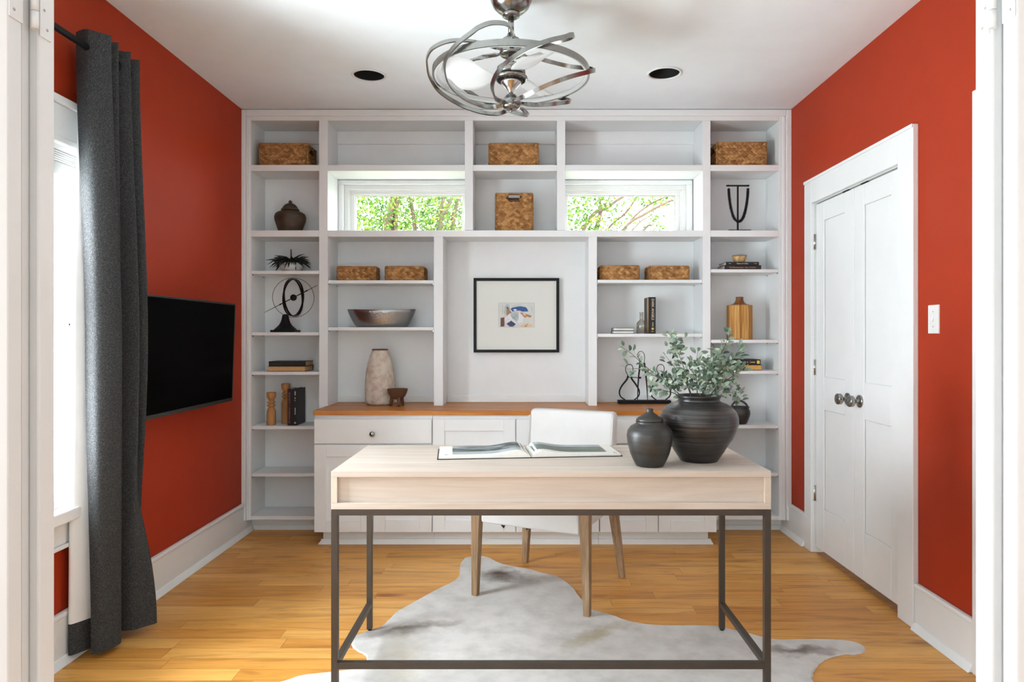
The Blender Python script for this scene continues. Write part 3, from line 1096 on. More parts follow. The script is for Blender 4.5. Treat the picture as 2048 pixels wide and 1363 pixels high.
def basket(label, px0, px1, top_py, zb, yfr, depth, hole=None, group=None, rot=0.0):
    """front face spans px0..px1 at depth yfr and stands on height zb"""
    x0, x1 = (px0 - CX) * yfr / F, (px1 - CX) * yfr / F
    zt_ = EYE + (CY - top_py) * yfr / F
    wd, h, cx, cy = x1 - x0, zt_ - zb, (x0 + x1) / 2, yfr + depth / 2
    t = thing('woven_basket', label, 'basket', (cx, cy, zb), rot, group)
    hw, hd = wd / 2, depth / 2
    th = 0.006
    q = 0.0085
    body = MB()

    def wall(axis, u0, u1, v, hole_):
        # a wall of the liner in the plane axis = v, spanning u0..u1, with an optional grip hole
        def put(a, b, z0, z1):
            if axis == 'y':
                body.box(a, b, min(v, v + th), max(v, v + th), z0, z1)
            else:
                body.box(min(v, v + th), max(v, v + th), a, b, z0, z1)
        if hole_:
            um, hwid, z0, z1 = hole_
            put(u0, um - hwid, 0.002, h - 0.004)
            put(um + hwid, u1, 0.002, h - 0.004)
            put(um - hwid, um + hwid, 0.002, z0)
            put(um - hwid, um + hwid, z1, h - 0.004)
        else:
            put(u0, u1, 0.002, h - 0.004)
    hf = (0, 0.035, h - 0.045, h - 0.012) if hole == 'front' else None
    hs = (0, 0.035, h - 0.052, h - 0.018) if hole == 'sides' else None
    wall('y', -hw + q, hw - q, -hd + q, hf)
    wall('y', -hw + q, hw - q, hd - q - th, hf)
    wall('x', -hd + q + th, hd - q - th, -hw + q, hs)
    wall('x', -hd + q + th, hd - q - th, hw - q - th, hs)
    body.box(-hw + q, hw - q, -hd + q, hd - q, 0, 0.002)
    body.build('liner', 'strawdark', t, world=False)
    wv = MB()
    rng = random.Random(int(px0 * 7 + top_py))

    def strand(org, ud, nd, ln, wdt, ang):
        # a plump leaf-shaped strand lying on the wall: six rim points and a raised spine
        u, n_, z_ = Vector(ud), Vector(nd), Vector((0, 0, 1))
        d = u * math.cos(ang) + z_ * math.sin(ang)
        p = u * -math.sin(ang) + z_ * math.cos(ang)
        b = len(wv.v)
        for s_, t_, k_ in ((-1, 0, 0), (-0.45, -1, 0), (0.45, -1, 0), (1, 0, 0), (0.45, 1, 0), (-0.45, 1, 0), (-0.5, 0, 1), (0.5, 0, 1)):
            q_ = Vector(org) + d * (s_ * ln / 2) + p * (t_ * wdt / 2) + n_ * (k_ * 0.0082 * rng.uniform(0.75, 1.0))
            wv.v.append((max(-hw, min(hw, q_.x)), max(-hd, min(hd, q_.y)), max(0.0008, min(h - 0.0005, q_.z))))
        for f_ in ((0, 1, 6), (1, 2, 7, 6), (2, 3, 7), (3, 4, 7), (4, 5, 6, 7), (5, 0, 6)):
            wv.face([b + i for i in f_], True)
    rows = max(4, round(h / 0.0185))
    rh = h / rows
    for ud, nd, length, org in (((1, 0, 0), (0, -1, 0), wd, (-hw, -hd + q, 0)), ((1, 0, 0), (0, 1, 0), wd, (-hw, hd - q, 0)),
                                ((0, 1, 0), (-1, 0, 0), depth, (-hw + q, -hd, 0)), ((0, 1, 0), (1, 0, 0), depth, (hw - q, -hd, 0))):
        cols = round(length / 0.024)
        cw = length / cols
        front = abs(nd[1]) == 1
        for r_ in range(rows):
            for k in range(cols + 1):
                uu = (k + (0.5 if r_ % 2 else 0.0)) * cw
                if uu < 0.008 or uu > length - 0.008:
                    continue
                zz = (r_ + 0.5) * rh
                ho = hf if front else hs
                if ho and abs(uu - length / 2) < ho[1] + 0.006 and ho[2] - 0.004 < zz < ho[3] + 0.004:
                    continue
                o_ = Vector(org) + Vector(ud) * uu + Vector((0, 0, zz))
                ln = min(0.042, 2 * min(uu, length - uu) + 0.018)
                strand(o_, ud, nd, ln * rng.uniform(0.88, 1.05), rh * 0.95 * rng.uniform(0.9, 1.1), R(28) * (1 if r_ % 2 else -1) + rng.uniform(-0.12, 0.12))
    ob = wv.build('weave', 'straw', t, world=False, fix=False)
    ob['kind'] = 'stuff'
    rim = MB().tube([(-hw + q, -hd + q, h - 0.004), (hw - q, -hd + q, h - 0.004), (hw - q, hd - q, h - 0.004), (-hw + q, hd - q, h - 0.004)], 0.0048, 8, closed=True)
    for xx in (-hw + q, hw - q):
        for yy in (-hd + q, hd - q):
            rim.tube([(xx, yy, 0.001), (xx, yy, h - 0.005)], 0.0072, 8)
    rim.build('rim', 'straw', t, world=False)
    return t


g1 = 'woven baskets on the top row of cubbies'
basket('long woven straw basket in the top left corner cubby, grip hole in its end', 516, 616, 285, zr1 + 0.0005, 4.215, 0.185, 'sides', g1)
basket('long woven straw basket in the top middle cubby under the fan', 976, 1078, 285, zr1 + 0.0005, 4.23, 0.17, None, g1)
basket('long woven straw basket in the top right corner cubby', 1432, 1535.5, 283, zr1 + 0.0005, 4.215, 0.185, 'sides', g1)
basket('tall woven straw basket with a grip hole in front, between the two windows', 989.5, 1067, 385, zr2 + 0.0005, 4.23, 0.17, 'front')
g2 = 'low woven trays on the loose shelves'
basket('low woven straw tray left of its twin, above the silver bowl', 672, 752, 531.5, SH['ML'][0] + 0.0005, 4.225, 0.13, None, g2)
basket('low woven straw tray right of its twin, above the silver bowl', 768.5, 848, 531.5, SH['ML'][0] + 0.0005, 4.225, 0.17, None, g2)
basket('low woven straw tray at the left end of the shelf above the standing black book', 1199.5, 1280, 530, SH['MR'][0] + 0.0005, 4.225, 0.15, None, g2)
basket('low woven straw tray at the right end of the shelf above the standing black book', 1297, 1380, 531, SH['MR'][0] + 0.0005, 4.225, 0.15, None, g2)

# ------------------------------------------------------------------ left column of the bookcase
YO = 4.30
KO = YO / F


def ox(px, y=YO):
    return (px - CX) * y / F


t = thing('lidded_jar', 'squat brown lidded pottery jar with a pointed lid, left of the left window', 'jar', (ox(580.5), YO, zr2 + 0.0005))
lathe([(0.062, 0), (0.070, 0.004), (0.080, 0.035), (0.094, 0.075), (0.0965, 0.098), (0.090, 0.118), (0.076, 0.128), (0.060, 0.133), (0.054, 0.138), (0.052, 0.139), (0.0, 0.139)], n=48).build('body', 'jar', t, world=False)
lathe([(0.054, 0.1395), (0.0565, 0.142), (0.055, 0.148), (0.050, 0.150), (0.047, 0.157), (0.040, 0.168), (0.030, 0.178), (0.018, 0.184), (0.009, 0.187), (0.008, 0.190), (0.012, 0.194), (0.010, 0.199), (0.004, 0.205), (0, 0.207)], n=40).build('lid', 'jar', t, world=False)

z = SH['L'][0] + 0.0005
t = thing('potted_plant', 'spiky dark plant spilling from a small white bowl on the left column', 'plant', (ox(582), YO, z))
lathe([(0.034, 0), (0.045, 0.003), (0.062, 0.016), (0.070, 0.034), (0.069, 0.05), (0.064, 0.058), (0.060, 0.056), (0.058, 0.045), (0, 0.045)], n=40).build('bowl', 'bowl_white', t, world=False)
mb = MB()
rng = random.Random(3)
for k in range(150):
    a = rng.uniform(0, 2 * math.pi)
    ln = rng.uniform(0.06, 0.122)
    el = rng.uniform(0.1, 1.1)
    p0 = Vector((0.045 * math.cos(a) * rng.random(), 0.045 * math.sin(a) * rng.random(), 0.046))
    d = Vector((math.cos(a), math.sin(a), 0))
    dr = rng.uniform(0.02, 0.085)
    pts = [p0 + d * (ln * s_ * math.cos(el * (1 - 0.4 * s_))) + Vector((0, 0, 0.022 + ln * 0.7 * s_ * math.sin(el) - dr * s_ * s_)) for s_ in (0, 0.35, 0.7, 1)]
    pts = [Vector((p.x, p.y * 0.85, max(p.z, 0.004))) for p in pts]
    mb.tube(pts, [0.003, 0.005, 0.0042, 0.0008], 5)
mb.tube([(0, 0, 0.045), (0.001, 0, 0.09), (0.0, 0, 0.145)], [0.003, 0.0048, 0.003], 6)
mb.build('foliage', 'darkleaf', t, world=False)['kind'] = 'stuff'

z = SH['L'][1] + 0.0005
t = thing('armillary_sphere', 'black metal armillary sphere with an arrow through it on a flared stand', 'ornament', (ox(572.5), 4.285, z))
box(-0.075, 0.075, -0.06, 0.06, 0, 0.014).build('plinth', 'black', t, world=False, bevel=0.002)
lathe([(0.070, 0.0142), (0.066, 0.020), (0.055, 0.030), (0.040, 0.044), (0.030, 0.060), (0.024, 0.078), (0.020, 0.098), (0.018, 0.108), (0.008, 0.113), (0, 0.114)], n=36).build('stand', 'black', t, world=False)
cxs, czs = ox(588.5) - ox(572.5), (EYE + (CY - 595) * KO) - z
cen = Vector((cxs, 0, czs))


def ring(rad, thick, yaw, tilt=0.0, flat=False, n=64):
    m_ = Matrix.Rotation(tilt, 3, 'Y') @ Matrix.Rotation(yaw, 3, 'Z')
    if not flat:
        return MB().tube([cen + m_ @ Vector((rad * math.cos(2 * math.pi * i / n), 0, rad * math.sin(2 * math.pi * i / n))) for i in range(n)], thick, 6, closed=True)
    out = MB()
    rows = []
    for i in range(n):
        a = 2 * math.pi * i / n
        dr = Vector((math.cos(a), 0, math.sin(a)))
        rows.append([cen + m_ @ (dr * (rad + u) + Vector((0, v, 0))) for u, v in ((-0.0015, -thick), (0.0015, -thick), (0.0015, thick), (-0.0015, thick))])
    rows.append(rows[0])
    out.grid(rows, smooth=False, closed=True)
    return out


ring(0.1235, 0.0015, R(19)).build('thin_ring', 'black', t, world=False)
ring(0.1185, 0.0055, R(81), R(-3.5), True).build('band_ring', 'black', t, world=False)
ring(0.116, 0.0055, R(78), R(5), True).build('band_ring', 'black', t, world=False)
a27 = R(27.3)
d27 = Vector((math.cos(a27), 0, math.sin(a27)))
MB().tube([cen - d27 * 0.205, cen - d27 * 0.10, cen - d27 * 0.098, cen - d27 * 0.085, cen - d27 * 0.083, cen + d27 * 0.083, cen + d27 * 0.085, cen + d27 * 0.098, cen + d27 * 0.1, cen + d27 * 0.17],
          [0.0012, 0.002, 0.004, 0.004, 0.003, 0.003, 0.004, 0.004, 0.002, 0.0012], 8).build('arrow_rod', 'black', t, world=False)
lathe([(0.0, -0.0205)] + [(0.0205 * math.sin(R(a)), -0.0205 * math.cos(R(a))) for a in range(20, 180, 20)] + [(0.0, 0.0205)], cx=cen.x, cy=cen.y, cz=cen.z, n=24).build('ball', 'black', t, world=False)


def lying_book(name, label, x0, x1, y0, y1, z, th, spine, cov='bookblack', pages='tan', cat='book', group=None, yaw=0.0):
    """spine: 'front' or 'back' along y"""
    cx, cy = (x0 + x1) / 2, (y0 + y1) / 2
    hw, hd = (x1 - x0) / 2, (y1 - y0) / 2
    t = thing(name, label, cat, (cx, cy, z), yaw, group)
    ct_ = 0.0022
    ys, yo = (-hd, hd) if spine == 'front' else (hd, -hd)
    m_ = box(-hw, hw, -hd, hd, 0, ct_).box(-hw, hw, -hd, hd, th - ct_, th).box(-hw, hw, min(ys, ys - math.copysign(0.003, ys)), max(ys, ys - math.copysign(0.003, ys)), ct_, th - ct_)
    m_.build('cover', cov, t, world=False, bevel=0.0008)
    a, b = (-hd + 0.0032, hd - 0.004) if spine == 'front' else (-hd + 0.004, hd - 0.0032)
    box(-hw + 0.004, hw - 0.004, a, b, ct_ + 0.0002, th - ct_ - 0.0002).build('pages', pages, t, world=False)
    return t


def marks(parent, x0, x1, y, z0, z1, m, rng, vertical=False, name='lettering'):
    """worn, unreadable print on a spine: small upright strokes of letter size"""
    mb_ = MB()
    if vertical:
        p = z1
        while p - 0.004 > z0:
            k = rng.choice((0.0022, 0.003, 0.0034))
            if rng.random() < 0.84:
                mb_.box(x0, x1 * 1.0, y - 0.0002, y, p - k, p - 0.0006)
            p -= k + 0.0007
    else:
        p = x0
        while p + 0.004 < x1:
            k = rng.choice((0.0022, 0.003, 0.0034))
            if rng.random() < 0.84:
                mb_.box(p, p + k - 0.0006, y - 0.0002, y, z0, z1)
            p += k + 0.0007
    return mb_.build(name, m, parent, world=False)


z = SH['L'][2] + 0.0005
lying_book('book', 'lower of two lying books, tan page edges towards the room, under the armillary sphere', ox(535.5, 4.22), ox(611, 4.22), 4.215, 4.38, z, 0.0325, 'back', group='books lying in the left column')
b2 = lying_book('book', 'upper of two lying books, black spine towards the room, under the armillary sphere', ox(537, 4.22), ox(611, 4.22), 4.222, 4.385, z + 0.033, 0.029, 'front', group='books lying in the left column')
marks(b2, -0.09, -0.02, -0.0816, 0.011, 0.017, plain('faint_print', (0.05, 0.06, 0.08, 1), 0.5), random.Random(5))

z = SH['L'][3] + 0.0005


def candle_holder(label, px, y, h, r):
    t = thing('candle_holder', label, 'candle holder', (ox(px, y), y, z), 0, 'turned wooden candle holders')
    s_ = h
    nk = h - 0.098
    pr = [(r * 0.98, 0), (r, 0.003), (r, nk - 0.028), (r * 0.93, nk - 0.016), (r * 0.72, nk - 0.002), (r * 0.60, nk + 0.004), (r * 0.62, nk + 0.007), (r * 0.95, nk + 0.014), (r * 0.97, nk + 0.017),
          (r * 0.62, nk + 0.024), (r * 0.6, nk + 0.027), (r * 0.95, nk + 0.034), (r * 0.97, nk + 0.037), (r * 0.62, nk + 0.044), (r * 0.60, nk + 0.05), (r * 0.8, nk + 0.056), (r * 1.0, nk + 0.068), (r * 1.03, nk + 0.096), (r * 0.98, nk + 0.098)]
    lathe(pr + [(r * 0.8, h), (r * 0.72, h - 0.012), (0, h - 0.012)], n=36).build('stem', 'beech', t, world=False)
    return t


candle_holder('shorter turned wooden candle holder at the left of the lower left cubby', 542.5, 4.26, 0.203, 0.0275)
candle_holder('taller turned wooden candle holder beside the three standing black books', 571.5, 4.33, 0.252, 0.0265)


def standing_book(label, x0, x1, y0, y1, z, h, cov, group=None, yaw=0.0, pages='paper'):
    t = thing('book', label, 'book', ((x0 + x1) / 2, (y0 + y1) / 2, z), yaw, group)
    hw, hd = (x1 - x0) / 2, (y1 - y0) / 2
    ct_ = 0.0022
    box(-hw, -hw + ct_, -hd, hd, 0, h).box(hw - ct_, hw, -hd, hd, 0, h).box(-hw + ct_, hw - ct_, -hd, -hd + 0.003, 0, h).build('cover', cov, t, world=False, bevel=0.0008)
    box(-hw + ct_ + 0.0002, hw - ct_ - 0.0002, -hd + 0.0032, hd - 0.004, 0.003, h - 0.004).build('pages', pages, t, world=False)
    return t


g = 'black books standing in the lower left cubby'
ys, yd = 4.222, 0.165
xa = ox(575, ys)
b1 = standing_book('leftmost standing black book in the lower left cubby, rust lettering on its spine', xa, xa + 0.0235, ys, ys + yd, z, 0.224, 'bookbrown', g)
marks(b1, -0.004, 0.004, -yd / 2, 0.012, 0.205, 'rust_print', random.Random(1), True)
b2 = standing_book('middle standing black book in the lower left cubby with plain spine', xa + 0.0240, xa + 0.0365, ys + 0.004, ys + yd, z, 0.224, 'bookblack', g)
b3 = standing_book('rightmost standing black book in the lower left cubby, white spine lettering, broad cover showing', xa + 0.037, xa + 0.057, ys, ys + yd, z, 0.226, 'bookblack', g)
marks(b3, -0.003, 0.003, -yd / 2, 0.150, 0.212, 'cream_print', random.Random(2), True)
marks(b3, -0.0025, 0.0025, -yd / 2, 0.065, 0.110, 'cream_print', random.Random(4), True)
marks(b3, -0.005, 0.005, -yd / 2, 0.008, 0.022, 'cream_print', random.Random(6), True)

# ------------------------------------------------------------------ middle bays
z = SH['ML'][1] + 0.0005
t = thing('metal_bowl', 'wide oval hammered silver bowl on the shelf left of the framed picture', 'bowl', (ox(763.5), YO, z))
sx_ = (832 - 695) / 2 * KO
pr = [(0.70, 0), (0.73, 0.002), (0.80, 0.02), (0.89, 0.055), (0.965, 0.09), (1.0, 0.110), (0.985, 0.1115), (0.95, 0.09), (0.875, 0.056), (0.78, 0.022), (0.70, 0.006), (0, 0.005)]
m_ = MB()
nseg = 64
b_ = 0
rows = []
for r_, zz in pr:
    row = []
    for i in range(nseg):
        a = 2 * math.pi * i / nseg
        rr = r_ * sx_
        lip = 0.004 * math.cos(4 * a) * (zz / 0.11) if zz > 0.05 else 0
        row.append((rr * math.cos(a), 0.47 * rr * math.sin(a), zz + (0.003 * math.cos(2 * a) if zz > 0.1 else 0)))
    rows.append(row)
m_.grid(rows, closed=True)
m_.face([i for i in range(nseg - 1, -1, -1)])
m_.build('body', 'silver', t, world=False)

# picture
t = thing('framed_picture', 'black-framed abstract collage in blue and brown on a wide white mat', 'picture', (ox(1032.5, 4.39), YB - 0.001, EYE - (630 - CY) * 4.39 / F))
yf = 4.385
kf = yf / F
x0, x1 = (947 - CX) * kf, (1118.5 - CX) * kf
z0, z1 = EYE - (704.5 - CY) * kf, EYE - (555.5 - CY) * kf
fw = 0.0185
box(x0, x0 + fw, yf, YB - 0.002, z0, z1).box(x1 - fw, x1, yf, YB - 0.002, z0, z1).box(x0 + fw, x1 - fw, yf, YB - 0.002, z0, z0 + fw).box(x0 + fw, x1 - fw, yf, YB - 0.002, z1 - fw, z1).build('frame', 'black', t, bevel=0.001)
box(x0 + fw, x1 - fw, yf + 0.010, yf + 0.013, z0 + fw, z1 - fw).build('mat_board', 'mat', t)
box(x0 + fw, x1 - fw, yf + 0.0045, yf + 0.0065, z0 + fw, z1 - fw).build('pane', 'picglass', t)
ax0, ax1 = (997.3 - CX) * kf, (1068.8 - CX) * kf
az0, az1 = EYE - (653.8 - CY) * kf, EYE - (605.5 - CY) * kf
art = box(ax0, ax1, yf + 0.009, yf + 0.0099, az0, az1).build('print', plain('print_paper', (0.66, 0.68, 0.64, 1), 0.9, var=0.06, scale=50), t)
lw_ = 0.0008
box(ax0 - lw_, ax0, yf + 0.0088, yf + 0.0099, az0 - lw_, az1 + lw_).box(ax1, ax1 + lw_, yf + 0.0088, yf + 0.0099, az0 - lw_, az1 + lw_).box(ax0, ax1, yf + 0.0088, yf + 0.0099, az1, az1 + lw_).box(ax0, ax1, yf + 0.0088, yf + 0.0099, az0 - lw_, az0).build('print_border', plain('grey_line', (0.12, 0.12, 0.11, 1)), t)
ink = {'b': plain('blue_ink', lin(22, 74, 140), 0.8, var=0.35, scale=60), 'n': plain('navy_ink', lin(40, 52, 104), 0.8, var=0.15, scale=60), 'r': plain('russet_ink', lin(104, 52, 36), 0.8, var=0.3, scale=60),
       'o': plain('ochre_ink', lin(176, 122, 76), 0.8, var=0.25, scale=60), 'g': plain('grey_ink', lin(176, 188, 190), 0.8, var=0.15, scale=60), 'd': plain('dark_ink', lin(70, 84, 88), 0.8, var=0.2), 'p': plain('pale_ink', lin(226, 224, 226), 0.8), 't': plain('tan_ink', lin(222, 190, 150), 0.8, var=0.15, scale=60)}
shapes = [('g', [(480, 560), (560, 700), (720, 600), (700, 480), (640, 300), (560, 300), (480, 420)]),
          ('p', [(500, 800), (720, 600), (900, 600), (980, 560), (1150, 760), (1140, 960), (1000, 1010), (860, 960), (720, 860), (520, 960)]),
          ('g', [(700, 640), (760, 570), (960, 580), (960, 760), (920, 900), (740, 760)]),
          ('b', [(705, 470), (740, 425), (900, 390), (1040, 372), (1220, 405), (1270, 460), (1312, 550), (1100, 560), (1000, 520), (760, 555)]),
          ('p', [(780, 500), (850, 460), (930, 500), (860, 540)]),
          ('o', [(562, 420), (600, 400), (690, 540), (680, 600), (562, 712)]),
          ('d', [(562, 400), (620, 400), (640, 470), (562, 440)]),
          ('d', [(690, 540), (735, 580), (690, 620)]),
          ('r', [(358, 775), (490, 745), (492, 1060), (358, 1072)]),
          ('n', [(562, 970), (725, 865), (880, 985), (770, 1072), (660, 1060)]),
          ('o', [(1030, 600), (1060, 580), (1430, 705), (1360, 768), (1270, 720), (1200, 770), (1120, 700)]),
          ('t', [(1100, 640), (1150, 615), (1230, 650), (1200, 710)]),
          ('t', [(1030, 1050), (1150, 975), (1290, 968), (1440, 1000), (1420, 1075), (1100, 1080)]),
          ('o', [(1180, 1080), (1270, 975), (1300, 975), (1215, 1080)])]
for i, (k, poly) in enumerate(shapes):
    pp = [(((980 + a / 17.04) - CX) * kf, EYE - ((590 + b / 17.04) - CY) * kf) for a, b in poly]
    y1_ = yf + 0.0089 - 0.00012 * i
    MB().prism(pp, y1_ - 0.0001, y1_).build('paper_shape', ink[k], art)
sk = MB()
for pl in ([(735, 760), (830, 860), (930, 940), (1000, 1030)], [(700, 680), (800, 760), (900, 830)], [(790, 840), (850, 720), (930, 660)], [(430, 300), (430, 640)], [(480, 560), (520, 740)],
           [(960, 320), (960, 520)], [(740, 380), (880, 340), (960, 310), (1050, 350)], [(1420, 380), (1420, 560)], [(970, 560), (965, 840)], [(1000, 960), (1140, 930), (1160, 800)], [(500, 950), (620, 800), (720, 860)]):
    sk.ribbon([(((980 + a / 17.04) - CX) * kf, yf + 0.0069, EYE - ((590 + b / 17.04) - CY) * kf) for a, b in pl], lambda p, i: (0, 1, 0), 0.0011, 0.0001)
sk.build('sketch_lines', ink['d'], art)

# vase on the worktop
yv = 4.29
t = thing('stoneware_vase', 'tall cream vase with a carved herringbone surface on the worktop', 'vase', (ox(760, yv), yv, CZ + 0.0005))
kv = yv / F
prf = [(24, 0), (27, 1.5), (28.4, 8), (29.2, 25), (29, 45), (27, 65), (24, 82), (20.5, 94), (17, 103), (15.4, 107.5)]
prv = [(a * kv, b * kv) for a, b in prf]
NV = 60


def vr(zz):
    for (r0, z0_), (r1, z1_) in zip(prv, prv[1:]):
        if z0_ <= zz <= z1_:
            return r0 + (r1 - r0) * (zz - z0_) / (z1_ - z0_)
    return prv[-1][0]


hv = prv[-1][1]
prs = [(vr(hv * i / 40), hv * i / 40) for i in range(41)]
lathe(prs + [(prv[-1][0] - 0.006, hv), (prv[-1][0] - 0.008, hv - 0.03), (0, hv - 0.03)], n=48).build('body', 'herring', t, world=False)
gr = MB()
bands = 10
for bnd in range(bands):
    a0, a1 = 2 * math.pi * bnd / bands, 2 * math.pi * (bnd + 1) / bands
    up_ = 1 if bnd % 2 else -1
    zz = 0.012
    while zz < hv - 0.02:
        pts = []
        for s_ in range(4):
            f_ = s_ / 3
            aa = a0 + (a1 - a0) * (0.04 + 0.92 * f_) + 0.05
            z_ = min(max(zz + up_ * (f_ - 0.5) * 0.034, 0.004), hv - 0.006)
            r_ = vr(z_) + 0.0006
            pts.append((r_ * math.cos(aa), r_ * math.sin(aa), z_))
        gr.tube(pts, [0.0006, 0.0019, 0.0019, 0.0006], 4)
        zz += 0.0118
gr.build('carved_ribs', 'herring', t, world=False)['kind'] = 'stuff'
lathe([(prv[-1][0] + 0.0008, hv + 0.0003), (prv[-1][0] + 0.0015, hv + 0.005), (prv[-1][0] - 0.001, hv + 0.0085), (prv[-1][0] - 0.006, hv + 0.0085), (prv[-1][0] - 0.008, hv + 0.0003), (prv[-1][0] + 0.0008, hv + 0.0003)], n=40, caps=False).build('rim', 'bowlwood', t, world=False)

yb_ = 4.19
kb = yb_ / F
t = thing('footed_bowl', 'small brown wooden bowl on three legs in front of the cream vase', 'bowl', (ox(795, yb_), yb_, CZ + 0.0005))
lathe([(0.016, 0.040), (0.030, 0.044), (0.046, 0.058), (0.056, 0.078), (0.0625, 0.101), (0.064, 0.104), (0.060, 0.1045), (0.053, 0.082), (0.040, 0.060), (0.02, 0.052), (0, 0.051)], n=40).build('body', 'bowlwood', t, world=False)
for a in (R(-68), R(52), R(172)):
    d = Vector((math.cos(a), math.sin(a), 0))
    MB().tube([d * 0.043 + Vector((0, 0, 0)), d * 0.040 + Vector((0, 0, 0.02)), d * 0.032 + Vector((0, 0, 0.052))], [0.0085, 0.010, 0.0125], 10).build('leg', 'bowlwood', t, world=False)

# shelf right of the picture
z = SH['MR'][1] + 0.0005
bx = ox(1297.5, 4.215)
b = standing_book('tall black hardback standing on end, gilt lettering on its spine, behind the glass bottle', bx, bx + 0.043, 4.215, 4.375, z, 0.226, 'bookblack')
text('DARK ANGELS', 0.021, (0.003, -0.0803, 0.150), (R(90), R(90), 0), 'cream_print', b, sx=0.95)
text('BYRD', 0.011, (0.003, -0.0803, 0.056), (R(90), R(90), 0), 'cream_print', b)
o = lathe([(0.0075, 0), (0.0075, 0.0004), (0, 0.0004)], n=24).build('publisher_mark', 'gold', b, world=False)
o.location, o.rotation_euler = (0.003, -0.0801, 0.030), (R(90), 0, 0)
box(-0.006, 0.010, -0.0805, -0.0801, 0.012, 0.0145).build('spine_line', 'gold', b, world=False)
box(-0.0219, -0.02155, -0.070, -0.022, 0.004, 0.222).build('cover_label', 'tan', b, world=False)
yb2 = 4.232
t = thing('glass_bottle', 'small smoky glass bottle standing before the upright black hardback', 'bottle', (ox(1283, yb2), yb2, z))
lathe([(0.028, 0), (0.030, 0.002), (0.0305, 0.05), (0.0295, 0.066), (0.022, 0.076), (0.013, 0.083), (0.0112, 0.090), (0.011, 0.124), (0.0135, 0.128), (0.0135, 0.132), (0.010, 0.132), (0.0088, 0.09), (0.020, 0.073), (0.0270, 0.064), (0.0280, 0.05), (0.027, 0.004), (0, 0.004)], n=40).build('glass_body', 'smoke', t, world=False)
x0, x1 = ox(1226, 4.23), ox(1268, 4.23)
for i, lb in enumerate(('lower of two tiny worn books lying left of the glass bottle', 'upper of two tiny worn books lying left of the glass bottle')):
    lying_book('small_book', lb, x0 + 0.002 * i, x1 - 0.001 * i, 4.225, 4.32, z + i * 0.0182, 0.018, 'back', 'bookbrown', 'paper', group='tiny worn books')

# caliper sculpture on the worktop
yc_ = 4.335
kc = yc_ / F
t = thing('caliper_sculpture', 'black iron stand holding three old calipers on the worktop behind the plant', 'sculpture', (ox(1288, yc_), yc_, CZ + 0.0005))


def zc(a, b):
    return (((1220 + a / 10.485) - CX) * kc, yc_, EYE - ((690 + b / 10.485) - CY) * kc)


zb_ = CZ + 0.0005
zt0 = zc(0, 1148)[2]
box(zc(165, 0)[0], zc(1262, 0)[0], yc_ - 0.03, yc_ + 0.03, zb_, zt0).build('base', 'black', t, bevel=0.002)


def ctube(parent, pts, rads, nm, m='black', dy=0.0, zmin=None):
    P = []
    for a, b in pts:
        p = list(zc(a, b))
        p[1] += dy
        p[2] = max(p[2], zt0)
        P.append(p)
    P = catmull(P, 5)
    nn = len(P)
    rr = [rads[0] + (rads[1] - rads[0]) * i / (nn - 1) for i in range(nn)]
    return MB().tube(P, rr, 8).build(nm, m, parent)


def outside_caliper(px_):
    c1 = ctube(t, [(380 + px_, 640), (350 + px_, 720), (245 + px_, 855), (197 + px_, 975), (225 + px_, 1075), (320 + px_, 1158)], (0.0066, 0.0036), 'caliper')
    ctube(c1, [(430 + px_, 600), (455 + px_, 700), (540 + px_, 820), (610 + px_, 950), (600 + px_, 1060), (505 + px_, 1158)], (0.0066, 0.0036), 'caliper_leg')
    ctube(c1, [(378 + px_, 640), (325 + px_, 520), (345 + px_, 430), (405 + px_, 402), (465 + px_, 430), (480 + px_, 520), (432 + px_, 605)], (0.0024, 0.0024), 'spring')
    ctube(c1, [(360 + px_, 672), (480 + px_, 672), (520 + px_, 674), (640 + px_, 680)], (0.0025, 0.0025), 'screw')
    x, y_, zz = zc(630 + px_, 680)
    box(x - 0.006, x + 0.006, y_ - 0.006, y_ + 0.006, zz - 0.006, zz + 0.006).build('thumb_nut', 'black', c1, bevel=0.002)


outside_caliper(0)
outside_caliper(655)
c1 = ctube(t, [(632, 290), (625, 420), (598, 640), (582, 900), (572, 1152)], (0.0075, 0.0024), 'divider', dy=-0.006)
ctube(c1, [(712, 370), (740, 560), (762, 760), (775, 960), (783, 1160)], (0.0070, 0.0022), 'divider_leg', dy=-0.006)
ctube(c1, [(632, 300), (580, 250), (575, 190), (620, 130), (680, 140), (720, 220), (712, 370)], (0.002, 0.002), 'spring', dy=-0.006)

# outlet on the back panel
xo, yo, zo = at(1305, 762.5, YB)
t = thing('power_outlet', 'white double power outlet on the bookcase back behind the caliper sculpture', 'outlet', (xo, YB, zo))
box(-0.0355, 0.0355, -0.006, -0.0006, -0.0575, 0.0575).build('cover_plate', 'plastic', t, world=False, bevel=0.002)
for dz in (-0.0195, 0.0195):
    f_ = box(-0.0165, 0.0165, -0.0085, -0.0062, dz - 0.0145, dz + 0.0145).build('receptacle', 'plastic', t, world=False, bevel=0.001)
    box(-0.0075, -0.0052, -0.0088, -0.0086, dz - 0.001, dz + 0.0085).box(0.0052, 0.0075, -0.0088, -0.0086, dz - 0.001, dz + 0.0075).box(-0.0025, 0.0025, -0.0088, -0.0086, dz - 0.0105, dz - 0.0055).build('slot', 'dark', f_, world=False)

